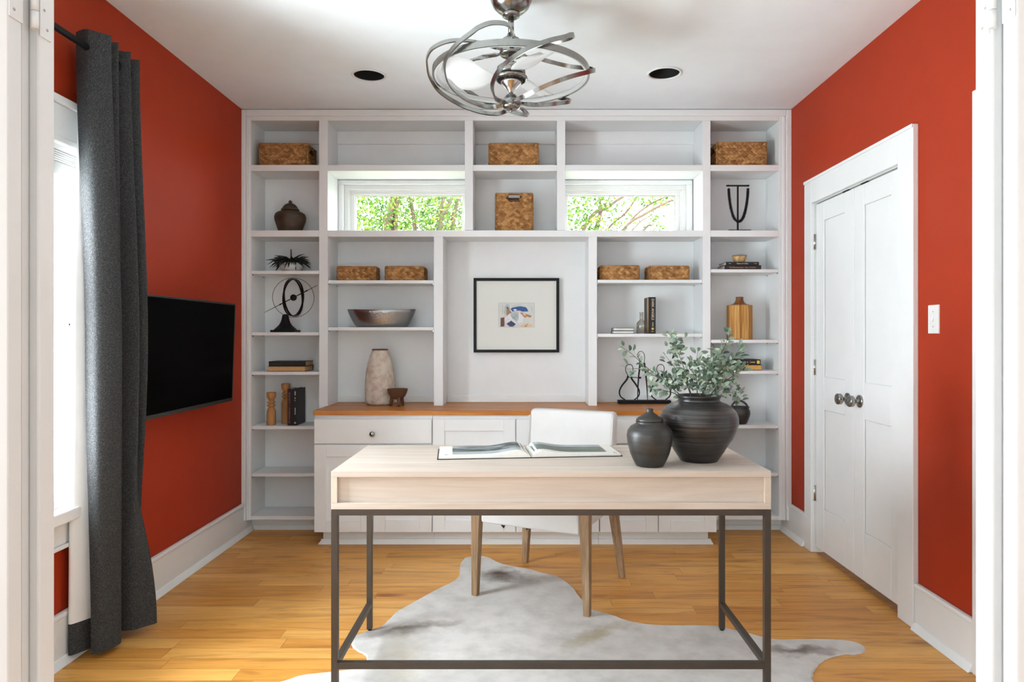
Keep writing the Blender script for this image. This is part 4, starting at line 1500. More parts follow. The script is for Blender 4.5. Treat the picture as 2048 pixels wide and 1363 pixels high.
# ------------------------------------------------------------------ right column of the bookcase
z = zr2 + 0.0005
t = thing('necklace_stand', 'black metal T-shaped display stand right of the right window', 'display stand', (ox(1475.5), YO, z))
hb = EYE + (CY - 371) * KO - z
hw = 22 * KO
box(-hw, hw, -0.045, 0.045, 0, 0.014).build('base', 'black', t, world=False, bevel=0.001)
box(-0.0045, 0.0045, -0.0045, 0.0045, 0.0142, hb - 0.0052).build('pole', 'black', t, world=False)
box(-hw - 0.003, hw + 0.003, -0.005, 0.005, hb - 0.005, hb + 0.004).build('crossbar', 'black', t, world=False, bevel=0.001)
tn = thing('bead_necklace', 'black necklace of stacked disc beads hanging on the T-shaped stand', 'necklace', (ox(1475.5), YO, z + hb))
path = catmull([(-19.3 * KO, -0.012, -0.020), (-18 * KO, -0.0125, -0.08), (-14.5 * KO, -0.013, -0.15), (-8.5 * KO, -0.014, -0.208), (0, -0.016, -0.229), (8.5 * KO, -0.014, -0.208), (14.5 * KO, -0.013, -0.15), (18 * KO, -0.0125, -0.08), (19.3 * KO, -0.012, -0.020)], 30)
cum = [0]
for p, q in zip(path, path[1:]):
    cum.append(cum[-1] + (q - p).length)
nb = 72
bm0 = lathe([(0.0035, -0.0034), (0.0098, -0.0012), (0.0104, 0.0), (0.0098, 0.0012), (0.0035, 0.0034)], n=10)
bead0 = None
for i in range(nb):
    s_ = cum[-1] * (i + 0.5) / nb
    k = next(j for j in range(len(cum) - 1) if cum[j + 1] >= s_)
    p = path[k].lerp(path[k + 1], (s_ - cum[k]) / max(1e-9, cum[k + 1] - cum[k]))
    d = (path[k + 1] - path[k]).normalized()
    if bead0 is None:
        o = bead0 = bm0.build('bead', 'black', tn, world=False)
    else:
        o = bead0.copy()
        C.objects.link(o)
    o.location = p
    o.rotation_euler = d.to_track_quat('Z', 'Y').to_euler()
    sc_ = random.uniform(0.9, 1.08)
    o.scale = (sc_, sc_, 1)
MB().tube([(-19.3 * KO, -0.012, -0.018), (-19.3 * KO, -0.0065, 0.0052), (-19.3 * KO, 0.006, 0.0055)], 0.0009, 5).tube([(19.3 * KO, -0.012, -0.018), (19.3 * KO, -0.0065, 0.0052), (19.3 * KO, 0.006, 0.0055)], 0.0009, 5).build('cord', 'black', tn, world=False)

z = SH['R'][0] + 0.0005
ya = 4.225
b1 = lying_book('book', 'lower of two lying black books under the small ochre bowl, rust title on its spine', ox(1449, ya), ox(1522.5, ya), ya, ya + 0.15, z, 0.0275, 'front', 'bookbrown', 'paper', group='books under the ochre bowl')
text('The Runaway Jury · John Grisham', 0.0145, (-0.002, -0.0753, 0.0138), (R(90), 0, 0), plain('bronze_print', lin(196, 140, 110), 0.6), b1, sx=0.84)
b2 = lying_book('book', 'upper of two lying black books directly under the small ochre bowl, white title', ox(1452, ya), ox(1518, ya), ya, ya + 0.155, z + 0.028, 0.020, 'front', 'bookblack', 'paper', group='books under the ochre bowl')
text('Rules of Civility', 0.011, (0.0, -0.0778, 0.010), (R(90), 0, 0), 'cream_print', b2)
text('Amor', 0.0065, (-0.078, -0.0778, 0.010), (R(90), 0, 0), 'cream_print', b2)
text('Towles', 0.0065, (0.080, -0.0778, 0.010), (R(90), 0, 0), 'cream_print', b2)
t = thing('ceramic_bowl', 'small ochre glazed bowl on top of two lying black books', 'bowl', (ox(1478.5, 4.28), 4.28, z + 0.0485))
lathe([(0.030, 0), (0.032, 0.003), (0.034, 0.006), (0.040, 0.024), (0.0445, 0.041), (0.043, 0.0425), (0.038, 0.026), (0.031, 0.01), (0, 0.008)], n=36).build('body', 'glaze', t, world=False)
lathe([(0.0447, 0.0405), (0.0452, 0.043), (0.0435, 0.0445), (0.0415, 0.043), (0.0425, 0.041), (0.0447, 0.0405)], n=36, caps=False).build('rim_glaze', 'bowlwood', t, world=False)

z = SH['R'][1] + 0.0005
t = thing('wooden_vase', 'faceted striped wooden vase with a short round neck in the right column', 'vase', (ox(1479), YO, z))
r8 = 0.0785
lathe([(r8, 0), (r8, 0.212), (r8 * 0.97, 0.216)], n=8, smooth=False, phase=R(27)).build('body', 'lamwood', t, world=False, bevel=0.002)
lathe([(0.070, 0.2162), (0.058, 0.2185), (0.042, 0.224), (0.030, 0.233), (0.024, 0.246), (0.0225, 0.262), (0.0235, 0.268), (0.016, 0.268), (0.015, 0.25), (0, 0.25)], n=36).build('neck', wood('neck_wood', lin(92, 54, 26), lin(140, 88, 44), lin(164, 108, 58), 'z'), t, world=False)

z = SH['R'][2] + 0.0005
ya = 4.225
lying_book('book', 'lower of two lying books beside the plant, amber page edges towards the room', ox(1448, ya), ox(1524.5, ya), ya, ya + 0.16, z, 0.0345, 'back', 'bookblack', plain('amber_edges', lin(214, 166, 92), 0.8, var=0.1, scale=70), group='books behind the plant')
b2 = lying_book('book', 'upper of two lying books beside the plant, black spine with a yellow label', ox(1446, ya), ox(1521.5, ya), ya + 0.002, ya + 0.16, z + 0.035, 0.0325, 'front', 'bookbrown', 'paper', group='books behind the plant')
marks(b2, -0.05, 0.0465, -0.079, 0.012, 0.0185, plain('pale_gold_print', lin(220, 200, 140), 0.5), random.Random(9))
box(0.0515, 0.0525, -0.0792, -0.0789, 0.007, 0.025).build('spine_line', 'gold', b2, world=False)
marks(b2, 0.058, 0.086, -0.079, 0.012, 0.0185, plain('pale_gold_print_2', lin(220, 200, 140), 0.5), random.Random(10))
box(0.094, 0.111, -0.0792, -0.0789, 0.006, 0.026).build('yellow_label', plain('yellow_label', lin(225, 205, 80), 0.6), b2, world=False)

z = SH['R'][3] + 0.0005
t = thing('handled_pot', 'small black pot with a hoop handle in the right column behind the big vase', 'pot', (ox(1479.5, 4.27), 4.27, z))
lathe([(0.036, 0), (0.042, 0.003), (0.054, 0.03), (0.063, 0.058), (0.0635, 0.075), (0.058, 0.091), (0.053, 0.097), (0.058, 0.101), (0.059, 0.106), (0.054, 0.107), (0.050, 0.098), (0.056, 0.074), (0.048, 0.03), (0.035, 0.006), (0, 0.006)], n=36).build('body', 'pot2', t, world=False)
MB().tube(catmull([(-0.048, 0, 0.1045), (-0.044, 0.004, 0.118), (-0.02, 0.008, 0.140), (0.012, 0.008, 0.140), (0.038, 0.004, 0.124), (0.05, 0, 0.1045)], 6), 0.0062, 8).build('handle', 'pot2', t, world=False)

# ------------------------------------------------------------------ cowhide rug
TH = 0.006
outl = [(930, 1116), (952, 1112), (975, 1115), (1000, 1127), (1030, 1134), (1060, 1139), (1080, 1145), (1110, 1152), (1130, 1163), (1146, 1176), (1156, 1190), (1166, 1202),
        (1180, 1217), (1200, 1224), (1228, 1232), (1260, 1243), (1300, 1250), (1350, 1252), (1400, 1252), (1440, 1254), (1470, 1261), (1500, 1268), (1530, 1276), (1565, 1281), (1600, 1280),
        (1650, 1280), (1690, 1282), (1716, 1287), (1731, 1296), (1728, 1304), (1712, 1309), (1690, 1309), (1665, 1314), (1645, 1323), (1632, 1336), (1626, 1350), (1630, 1366)]
outl2 = [(540, 1372), (575, 1361), (600, 1353), (640, 1348), (685, 1343), (718, 1338), (731, 1326), (731, 1311), (715, 1303), (704, 1291), (701, 1280), (710, 1273), (735, 1262),
         (758, 1255), (774, 1243), (790, 1226), (812, 1213), (850, 1192), (880, 1176), (905, 1164), (918, 1152), (920, 1140), (921, 1128)]


def gnd(px, py):
    y = F * EYE / (py - CY)
    return Vector(((px - CX) * y / F, y, 0))


poly = [gnd(*p) for p in outl] + [Vector((1.06, 2.28, 0)), Vector((1.02, 2.14, 0)), Vector((0.85, 2.06, 0)), Vector((0.5, 2.02, 0)), Vector((0.1, 2.0, 0)), Vector((-0.3, 2.03, 0)), Vector((-0.62, 2.1, 0)), Vector((-0.82, 2.22, 0)), Vector((-0.92, 2.33, 0))] + [gnd(*p) for p in outl2]
cl = catmull(poly + [poly[0]], 4)[:-1]
m_ = MB()
n = len(cl)
rng = random.Random(11)
cen_ = Vector((0.0, 2.6, 0))
lowr, midr = [], []
for p in cl:
    j = Vector((rng.uniform(-1, 1), rng.uniform(-1, 1), 0)) * 0.002
    lowr.append((p + j))
    q = p + (cen_ - p).normalized() * 0.006
    midr.append(Vector((q.x, q.y, TH)))
b0 = len(m_.v)
m_.v += [(p.x, p.y, 0.0008) for p in lowr] + [tuple(p) for p in midr]
for i in range(n):
    j = (i + 1) % n
    m_.face([i, j, n + j, n + i], False)
m_.face([n + i for i in range(n)], False)
m_.face([i for i in range(n - 1, -1, -1)], False)
rg = m_.build('cowhide_rug', 'hide', origin=(0.1, 2.6, 0))
tag(rg, 'pale cowhide rug with brown patches spread on the floor under the desk', 'rug')

# ------------------------------------------------------------------ chair
ang = math.atan2(-0.427, 0.904)
t = thing('armless_chair', 'white upholstered armless chair with oak legs tucked behind the desk', 'chair', (0.140, 3.31, 0), ang)


def leg(name, xb, yb_, xt, yt, z0, zt_, wb, wt):
    bot = [(xb - wb, yb_ - wb, z0), (xb + wb, yb_ - wb, z0), (xb + wb, yb_ + wb, z0), (xb - wb, yb_ + wb, z0)]
    top = [(xt - wt, yt - wt, zt_), (xt + wt, yt - wt, zt_), (xt + wt, yt + wt, zt_), (xt - wt, yt + wt, zt_)]
    return MB().hexa(bot, top).build('leg', 'legwood', t, world=False, bevel=0.003)


leg('leg', -0.277, -0.262, -0.268, -0.258, TH + 0.0005, 0.452, 0.0145, 0.023)
leg('leg', 0.277, -0.262, 0.266, -0.258, TH + 0.0005, 0.452, 0.0145, 0.023)
leg('leg', -0.270, 0.272, -0.236, 0.232, 0.0003, 0.349, 0.0145, 0.022)
leg('leg', 0.270, 0.272, 0.236, 0.232, 0.0003, 0.349, 0.0145, 0.022)
sx_ = 0.244
seat = MB().hexa([(-sx_, -0.272, 0.35), (sx_, -0.272, 0.35), (sx_ - 0.005, 0.19, 0.35), (-sx_ + 0.005, 0.19, 0.35)],
                 [(-sx_, -0.276, 0.452), (sx_, -0.276, 0.452), (sx_, 0.19, 0.452), (-sx_, 0.19, 0.452)])
seat.build('seat_rail', 'linen', t, world=False, bevel=0.012, seg=3)
rows = []
MB().hexa([(-sx_ - 0.035, -0.282, 0.453), (sx_ + 0.035, -0.282, 0.453), (sx_ + 0.035, 0.19, 0.453), (-sx_ - 0.035, 0.19, 0.453)],
          [(-sx_ - 0.03, -0.278, 0.505), (sx_ + 0.03, -0.278, 0.505), (sx_ + 0.03, 0.19, 0.495), (-sx_ - 0.03, 0.19, 0.495)]).build('seat', 'linen', t, world=False, bevel=0.022, seg=3)
rows = []
hw, zt_ = 0.234, 0.830


def back_row(z_, f):
    y0, y1 = 0.194 + 0.055 * f, 0.274 + 0.05 * f
    xw = hw * (1.0 if f < 0.85 else 1.0)
    r_ = 0.022
    pts = []
    cv = 0.012
    for cx_, cy_, a0 in ((xw - r_, y1 - r_, 0), (-xw + r_, y1 - r_, 90), (-xw + r_, y0 + r_, 180), (xw - r_, y0 + r_, 270)):
        for k in range(6):
            a = R(a0 + 18 * k)
            pts.append((cx_ + r_ * math.cos(a), cy_ + r_ * math.sin(a), z_))
    return pts


for f in [i / 10 for i in range(11)]:
    rows.append(back_row(0.35 + (zt_ - 0.35 - 0.018) * f, f))
top = back_row(zt_ - 0.006, 1.0)
cy_ = sum(p[1] for p in top) / len(top)
rows.append([(p[0] * 0.972, cy_ + (p[1] - cy_) * 0.84, p[2]) for p in top])
rows.append([(p[0] * 0.935, cy_ + (p[1] - cy_) * 0.55, zt_) for p in top])
m_ = MB().grid(rows, closed=True)
m_.face([len(m_.v) - len(top) + i for i in range(len(top))], True)
m_.face([i for i in range(len(top) - 1, -1, -1)])
m_.build('backrest', 'linen', t, world=False)
mb = MB().tube([(-hw + 0.006, 0.196, 0.5), (-hw + 0.004, 0.243, 0.8)], 0.0022, 6).tube([(hw - 0.006, 0.196, 0.5), (hw - 0.004, 0.243, 0.8)], 0.0022, 6)
mb.build('piping', 'linen', t, world=False)
for x, y_, a in ((-0.140, -0.25, 0.3), (-0.02, -0.24, -0.5)):
    MB().prism([(x - 0.014, 0.3495), (x + 0.014, 0.3495), (x + 0.016 * a, 0.331), (x - 0.004, 0.339)], y_, y_ + 0.003).build('torn_dust_cover', 'dark', t, world=False)

# ------------------------------------------------------------------ desk
ZD = 0.765
DX0, DX1, DYF, DYB = (662 - CX) * 2.283 / F, (1542.3 - CX) * 2.283 / F, 2.283, 2.823
DZ0 = 0.6375
t = thing('desk', 'long pale washed-wood desk on a dark metal frame in the middle of the room', 'desk', ((DX0 + DX1) / 2, (DYF + DYB) / 2, 0))
th = 0.0195
box(DX0, DX1, DYF, DYB, ZD - th, ZD).build('desktop', 'desk', t, bevel=0.0012)
box(DX0, DX1, DYF, DYB, DZ0, DZ0 + th + 0.002).build('bottom_board', 'desk', t, bevel=0.0012)
for a, b in ((DX0, DX0 + 0.0205), (DX1 - 0.0205, DX1)):
    box(a, b, DYF, DYB, DZ0 + th + 0.0022, ZD - th - 0.0002).build('side_board', wood('pale_washed_wood_upright', lin(200, 184, 166), lin(212, 198, 181), lin(219, 208, 194), 'y', 0.8, 0.5, 0.28, bump=0.03), t, bevel=0.0008)
box(DX0 + 0.0207, DX1 - 0.0207, DYF + 0.016, DYF + 0.034, DZ0 + th + 0.0022, ZD - th - 0.0002).build('back_panel', 'desk', t)
wmid = (DX0 + DX1) / 2
for a, b in ((DX0 + 0.024, wmid - 0.002), (wmid + 0.002, DX1 - 0.024)):
    box(a, b, DYB - 0.03, DYB - 0.006, DZ0 + th + 0.004, ZD - th - 0.002).build('drawer_front', 'desk', t, bevel=0.001)
tb = 0.0215
zt_ = DZ0 - 0.0005
for x in (DX0, DX1 - tb):
    for y_, zb_ in ((DYF, TH + 0.0008), (DYB - tb, TH + 0.0008)):
        o = box(x, x + tb, y_, y_ + tb, zb_ + 0.006, zt_).build('leg', 'bronze', t, bevel=0.001)
        lathe([(0.008, 0), (0.009, 0.0055)], cx=x + tb / 2, cy=y_ + tb / 2, cz=zb_, n=16).build('foot_glide', 'black', o)
    box(x, x + tb, DYF + tb + 0.0003, DYB - tb - 0.0003, zt_ - 0.020, zt_).build('top_rail', 'bronze', t, bevel=0.001)
    box(x + 0.0005, x + tb - 0.0005, DYF + tb + 0.0003, DYB - tb - 0.0003, 0.103, 0.124).build('stretcher', 'bronze', t, bevel=0.001)
for y_ in (DYF, DYB - tb):
    box(DX0 + tb + 0.0003, DX1 - tb - 0.0003, y_, y_ + tb, zt_ - 0.020, zt_).build('top_rail', 'bronze', t, bevel=0.001)
box(DX0 + tb + 0.0003, DX1 - tb - 0.0003, DYF, DYF + tb, 0.103, 0.1245).build('stretcher', 'bronze', t, bevel=0.001)

# open picture book
yaw = R(5.9)
t = thing('open_book', 'large picture book lying open on the desk with black and white photographs', 'book', (0.030, 2.53, ZD + 0.0005), yaw)
pw_, pd = 0.340, 0.222
box(-pw_ - 0.006, -0.006, -0.004, pd + 0.004, 0, 0.0025).build('cover', 'bookblack', t, world=False, bevel=0.0008)
box(0.006, pw_ + 0.006, -0.004, pd + 0.004, 0, 0.0025).build('cover', 'bookblack', t, world=False, bevel=0.0008)
box(-0.0058, 0.0058, -0.003, pd + 0.003, 0.0, 0.002).build('spine', 'bookblack', t, world=False)


def ph(u, side):
    """page height at distance u from the gutter"""
    u = abs(u)
    base = 0.014 - 0.002 * u / pw_ if side < 0 else 0.012 - 0.003 * u / pw_
    hump = 0.013 * math.exp(-((u - 0.045) / 0.06) ** 2)
    dip = math.exp(-(u / 0.018) ** 2)
    return max(0.004, (base + hump) * (1 - 0.72 * dip))


for s_ in (-1, 1):
    prof = [s_ * pw_ * k / 40 for k in range(0, 41)]
    rows = [[(x if abs(x) > 0.0015 else s_ * 0.0015, yy, ph(x, s_)) for x in prof] for yy in (0.0, pd)]
    m_ = MB()
    xs = [r_[0] for r_ in rows[0]]
    pl = [(xs[0], 0.0027)] + [(x, ph(x, s_)) for x in xs] + [(xs[-1], 0.0027)]
    pg = m_.prism(pl, 0.0, pd).build('pages', 'paper', t, world=False)

    def sheet(u0, u1, v0, v1, m, lift=0.0005):
        gr = [[(s_ * (u0 + (u1 - u0) * i / 16), v, ph(s_ * (u0 + (u1 - u0) * i / 16), s_) + lift) for i in range(17)] for v in (v0, v1)]
        lo_ = [[(x, y2, z2 - 0.0003) for x, y2, z2 in r_] for r_ in gr]
        MB().grid(gr).grid(lo_).build('photograph', m, pg, world=False)
    if s_ < 0:
        sheet(0.018, 0.290, 0.030, 0.215, 'photo_c')
        sheet(0.018, 0.290, 0.085, 0.214, 'photo_a', 0.0009)
    else:
        sheet(0.014, 0.300, 0.10, 0.218, 'photo_c')
        sheet(0.016, 0.296, 0.050, 0.165, 'photo_b', 0.0009)
    c_ = MB()
    for dx, dy in ((0, 0), (0.008, 0.004), (0.003, 0.009)):
        x = s_ * (pw_ - 0.022) + dx
        c_.box(x, x + 0.005, 0.022 + dy, 0.026 + dy, ph(x, s_) + 0.0003, ph(x, s_) + 0.0007)
    c_.build('page_ornament', plain('grey_print', (0.15, 0.16, 0.15, 1), 0.6), pg, world=False)

# big vase
vx, vy = (1397.5 - CX) * 2.485 / F, 2.485
t = thing('large_vase', 'big round black ringed pottery vase on the desk holding green branches', 'vase', (vx, vy, ZD + 0.0005))
pr = [(0.066, 0), (0.068, 0.003), (0.085, 0.028), (0.096, 0.046), (0.120, 0.083), (0.134, 0.112), (0.1405, 0.140), (0.139, 0.160), (0.132, 0.178), (0.119, 0.194), (0.100, 0.206), (0.083, 0.212),
      (0.0745, 0.217), (0.074, 0.223), (0.0785, 0.230), (0.0815, 0.235), (0.080, 0.2375), (0.0765, 0.236), (0.071, 0.226), (0.072, 0.215), (0.095, 0.200), (0.125, 0.175), (0.133, 0.14), (0.115, 0.086), (0.062, 0.008), (0, 0.008)]
fine = []
for (r0, z0), (r1, z1) in zip(pr[:15], pr[1:15]):
    k = 6
    for i in range(k):
        f = i / k
        fine.append((r0 + (r1 - r0) * f, z0 + (z1 - z0) * f))
rg_ = random.Random(4)
fine = [(r_ + (rg_.uniform(-0.0006, 0.0006) if 0.01 < z_ < 0.21 else 0), z_) for r_, z_ in fine]
lathe(fine + pr[14:], n=72).build('body', 'pot', t, world=False)

# lidded jar on the desk
jx, jy = (1299.5 - CX) * 2.385 / F, 2.385
t = thing('lidded_jar', 'small dark lidded pottery jar on the desk beside the open book', 'jar', (jx, jy, ZD + 0.0005))
pr = [(0.047, 0), (0.049, 0.003), (0.058, 0.020), (0.0675, 0.042), (0.0765, 0.075), (0.0800, 0.105), (0.077, 0.122), (0.066, 0.137), (0.052, 0.145), (0.0475, 0.148), (0.0475, 0.151), (0.049, 0.154), (0.044, 0.1545), (0.0, 0.1545)]
lathe(pr, n=56).build('body', 'pot2', t, world=False)
lathe([(0.046, 0.1548), (0.0475, 0.157), (0.0465, 0.163), (0.040, 0.168), (0.030, 0.174), (0.020, 0.181), (0.0125, 0.186), (0.0115, 0.189), (0.0125, 0.196), (0.011, 0.199), (0, 0.2)], n=40).build('lid', 'pot2', t, world=False)

# green branches in the vase
pt = thing('green_branches', 'arrangement of grey-green leafy branches standing in the big black vase', 'branches', (vx, vy, ZD + 0.06))


def leaf_mesh(name):
    me_ = MB()
    L, W = 0.0255, 0.0068
    us = [0, 0.18, 0.42, 0.68, 0.88, 1.0]
    ws = [0.06, 0.62, 1.0, 0.86, 0.5, 0.05]
    rows = []
    for u, w_ in zip(us, ws):
        zc_ = 0.0035 * math.sin(u * 2.4)
        rows.append([(-W * w_, u * L, zc_ + 0.0018 * w_), (0, u * L, zc_), (W * w_, u * L, zc_ + 0.0018 * w_)])
    me_.grid(rows)
    return me_


leaf0 = None
BR = [  # px polyline at about the vase's depth, depth offset at the tip, leaves
    ([(1385, 812), (1352, 782), (1322, 757), (1292, 733), (1262, 706), (1240, 692)], -0.02, 28),
    ([(1388, 812), (1376, 765), (1366, 730), (1352, 695), (1338, 664)], 0.02, 34),
    ([(1395, 812), (1394, 770), (1392, 735), (1396, 700)], -0.05, 17),
    ([(1402, 812), (1415, 765), (1432, 725), (1448, 695), (1461, 662)], 0.03, 36),
    ([(1408, 812), (1432, 775), (1458, 757), (1478, 742), (1490, 742)], -0.03, 24),
    ([(1410, 812), (1440, 790), (1465, 785), (1484, 800)], 0.05, 24),
    ([(1383, 812), (1352, 788), (1325, 780), (1302, 778)], -0.06, 20),
    ([(1322, 757), (1298, 745), (1275, 737), (1252, 738)], 0.03, 14),
    ([(1404, 812), (1424, 770), (1446, 735), (1470, 715), (1481, 692)], -0.06, 30),
    ([(1388, 812), (1372, 765), (1352, 738), (1332, 712)], 0.06, 20),
    ([(1398, 812), (1410, 775), (1425, 752), (1420, 728)], -0.09, 22),
    ([(1401, 812), (1405, 785), (1398, 765), (1385, 750)], -0.10, 16),
    ([(1406, 812), (1420, 793), (1436, 783), (1452, 772)], -0.10, 15),
]
rng = random.Random(21)
for pl, dy, nl in BR:
    pts = []
    for i, (a, b) in enumerate(pl):
        f = i / (len(pl) - 1)
        yy = vy + dy * f + (0.03 * (dy > 0) - 0.01 if i == 0 else 0)
        pts.append(at(a, b, yy))
    P = catmull(pts, 6)
    nn = len(P)
    br = MB().tube(P, [0.0021 - 0.0015 * i / (nn - 1) for i in range(nn)], 6).build('branch', 'stem', pt)
    off = pt.location
    for k in range(nl):
        f = 0.22 + 0.78 * (k + rng.uniform(0, 0.6)) / nl
        if nl == 14:
            f = 0.1 + 0.9 * (k + 0.5) / nl
        f = min(f, 0.999)
        ii = int(f * (nn - 1))
        p = P[ii].lerp(P[ii + 1], f * (nn - 1) - ii)
        d = (P[ii + 1] - P[ii]).normalized()
        a = rng.uniform(0, 2 * math.pi)
        sd = d.cross(Vector((0, 1, 0))).normalized()
        sd2 = d.cross(sd)
        side = (sd * math.cos(a) + sd2 * math.sin(a) * 0.8)
        tw = Vector((rng.uniform(-1, 1), rng.uniform(-1, 1), rng.uniform(-1, 1))) * 0.25
        # leaf direction: outwards and forwards along the stem
        ld = (d * rng.uniform(0.25, 0.9) + side * rng.uniform(0.6, 1.0) + tw).normalized()
        stalk = side * rng.uniform(0.0, 0.016) + d * rng.uniform(0, 0.006)
        nrm = (Vector((rng.uniform(-0.6, 0.6), -0.55, 0.65)) + tw)
        nrm = (nrm - ld * nrm.dot(ld)).normalized()
        xax = ld.cross(nrm)
        mt = Matrix((xax, ld, nrm)).transposed().to_4x4()
        sc_ = rng.uniform(0.72, 1.18)
        if p.z < ZD + 0.215 and (p.xy - Vector((vx, vy))).length < 0.1:
            continue
        if leaf0 is None:
            o = leaf0 = leaf_mesh('leaf').build('leaf', 'leaf', br, world=False, fix=False)
        else:
            o = leaf0.copy()
            C.objects.link(o)
            o.parent = br
        o.matrix_local = Matrix.Translation(p + stalk - off) @ mt @ Matrix.Scale(sc_, 4)

fo = MB()
lm = leaf_mesh('leaf')
rng = random.Random(33)
for k in range(360):
    a, b = rng.choice(((1385, 740), (1400, 760), (1425, 745), (1440, 765), (1410, 725), (1450, 735), (1365, 762), (1462, 775), (1345, 772), (1352, 690), (1432, 715), (1320, 768)))
    p = Vector(at(a + max(-18, min(18, rng.gauss(0, 12))), b + max(-18, min(18, rng.gauss(0, 12))), vy + rng.gauss(-0.01, 0.035)))
    if p.z < ZD + 0.25 and (p.xy - Vector((vx, vy))).length < 0.1:
        continue
    ld = Vector((rng.uniform(-1, 1), rng.uniform(-0.7, 0.7), rng.uniform(-0.3, 1))).normalized()
    nrm = Vector((rng.uniform(-0.8, 0.8), -0.6, rng.uniform(-0.2, 0.9)))
    nrm = (nrm - ld * nrm.dot(ld)).normalized()
    mt = Matrix((ld.cross(nrm), ld, nrm)).transposed()
    sc_ = rng.uniform(0.7, 1.1)
    b0 = len(fo.v)
    fo.v += [tuple(p + mt @ (Vector(q) * sc_)) for q in lm.v]
    for f in lm.f:
        fo.face([b0 + i for i in f], True)
fo.build('foliage', 'leaf', pt, fix=False)['kind'] = 'stuff'

# ------------------------------------------------------------------ curtain and rod
zr_, xr_ = 2.287, -1.618
t = thing('curtain_rod', 'black metal curtain rod above the left window', 'curtain rod', (xr_, 2.1, zr_))
MB().tube([(xr_, 1.42, zr_), (xr_, 2.82, zr_)], 0.0125, 16).build('rod', 'black', t)
for yy in (1.42, 2.82):
    lathe([(0, -0.012), (0.010, -0.010), (0.013, 0), (0.010, 0.010), (0, 0.012)], cx=xr_, cy=yy + (0.014 if yy > 2 else -0.014), cz=zr_, n=20).build('finial', 'black', t)
for yy in (1.50, 2.812):
    br = MB().tube([(XL + 0.006, yy, zr_ - 0.02), (xr_, yy, zr_ - 0.0155)], 0.006, 10).build('bracket', 'black', t)
    box(XL + 0.0008, XL + 0.007, yy - 0.012, yy + 0.012, zr_ - 0.055, zr_ + 0.02).build('bracket_plate', 'black', br)

top_ = [(-1.672, 2.552), (-1.605, 2.530), (-1.556, 2.580), (-1.630, 2.598), (-1.675, 2.588), (-1.655, 2.605), (-1.566, 2.640), (-1.625, 2.672), (-1.675, 2.668), (-1.640, 2.690), (-1.567, 2.725), (-1.625, 2.752), (-1.675, 2.748), (-1.640, 2.768), (-1.578, 2.808), (-1.625, 2.83), (-1.680, 2.84)]
mid_ = [(-1.652, 2.574), (-1.592, 2.556), (-1.548, 2.632), (-1.610, 2.668), (-1.682, 2.548), (-1.670, 2.620), (-1.610, 2.725), (-1.640, 2.740), (-1.675, 2.730), (-1.640, 2.750), (-1.560, 2.775), (-1.610, 2.792), (-1.675, 2.78), (-1.640, 2.80), (-1.548, 2.815), (-1.600, 2.832), (-1.680, 2.845)]
bot_ = [(-1.622, 2.562), (-1.586, 2.574), (-1.563, 2.655), (-1.615, 2.668), (-1.688, 2.545), (-1.684, 2.630), (-1.625, 2.705), (-1.645, 2.730), (-1.682, 2.725), (-1.640, 2.735), (-1.575, 2.742), (-1.540, 2.772), (-1.508, 2.812), (-1.560, 2.838), (-1.610, 2.85), (-1.640, 2.87), (-1.680, 2.88)]
ZT, ZB = 2.352, 0.022


def cpath(f):
    """plan of the curtain at height fraction f (0 top, 1 bottom)"""
    out = []
    for a, b, c in zip(top_, mid_, bot_):
        if f < 0.5:
            k = f / 0.5
            k = k * k * (3 - 2 * k)
            p = Vector(a).lerp(Vector(b), k)
        else:
            k = (f - 0.5) / 0.5
            k = k * k * (3 - 2 * k)
            p = Vector(b).lerp(Vector(c), k)
        out.append(Vector((p.x, p.y, 0)))
    return catmull(out, 7)


NR = 40
rows_f, rows_l = [], []
for i in range(NR + 1):
    f = i / NR
    P = cpath(f)
    nn = len(P)
    rf, rl = [], []
    for j, p in enumerate(P):
        s_ = j / (nn - 1)
        d = (P[min(j + 1, nn - 1)] - P[max(j - 1, 0)])
        nrm = Vector((d.y, -d.x, 0)).normalized()          # room side
        zb_ = ZB + (0.045 if 4 / 16 < s_ < 6 / 16 and False else 0.0) + 0.02 * s_
        zz = ZT - (ZT - zb_) * f
        if i == 0:
            zz += 0.004 * math.sin(s_ * 50)
        rf.append((p.x, p.y, zz))
        rl.append((p.x - nrm.x * 0.004, p.y - nrm.y * 0.004, zz))
    rows_f.append(rf)
    rows_l.append(rl)
t = thing('curtain', 'floor-length charcoal curtain with white lining drawn to the far side of the left window', 'curtain', (-1.61, 2.66, 0.02))
fab = MB().grid(rows_f).build('fabric', 'fabric', t)
hem = int(NR * 0.955)
MB().grid(rows_l[2:hem + 1]).build('lining', 'lining', t)
MB().grid(rows_l[hem:]).build('hem', 'fabric', t)
MB().grid(rows_l[:3]).build('heading', 'fabric', t)
for j in (0.16, 0.27, 0.395, 0.52, 0.645, 0.77, 0.89):
    P = cpath(0.03)
    p = min(((q - Vector((xr_, q.y, 0))).length, k) for k, q in enumerate(P) if abs(k / len(P) - j) < 0.06)[1]
    q = P[p]
    d = (P[min(p + 1, len(P) - 1)] - P[p - 1]).normalized()
    MB().tube([Vector((q.x, q.y, zr_)) + (d * math.cos(a) + Vector((0, 0, 1)) * math.sin(a)) * 0.024 for a in [2 * math.pi * k / 20 for k in range(20)]], 0.0045, 6, closed=True).build('grommet', 'black', t)

# ------------------------------------------------------------------ television, switch
x1_, x2_ = -1.600, -1.618           # top and bottom of the screen plane
y0_, y1_, z0_, z1_ = 2.862, 3.80, 0.855, 1.395
t = thing('television', 'black flat-screen television on the red wall beside the curtain', 'television', (-1.62, (y0_ + y1_) / 2, 1.12))
dp = 0.022


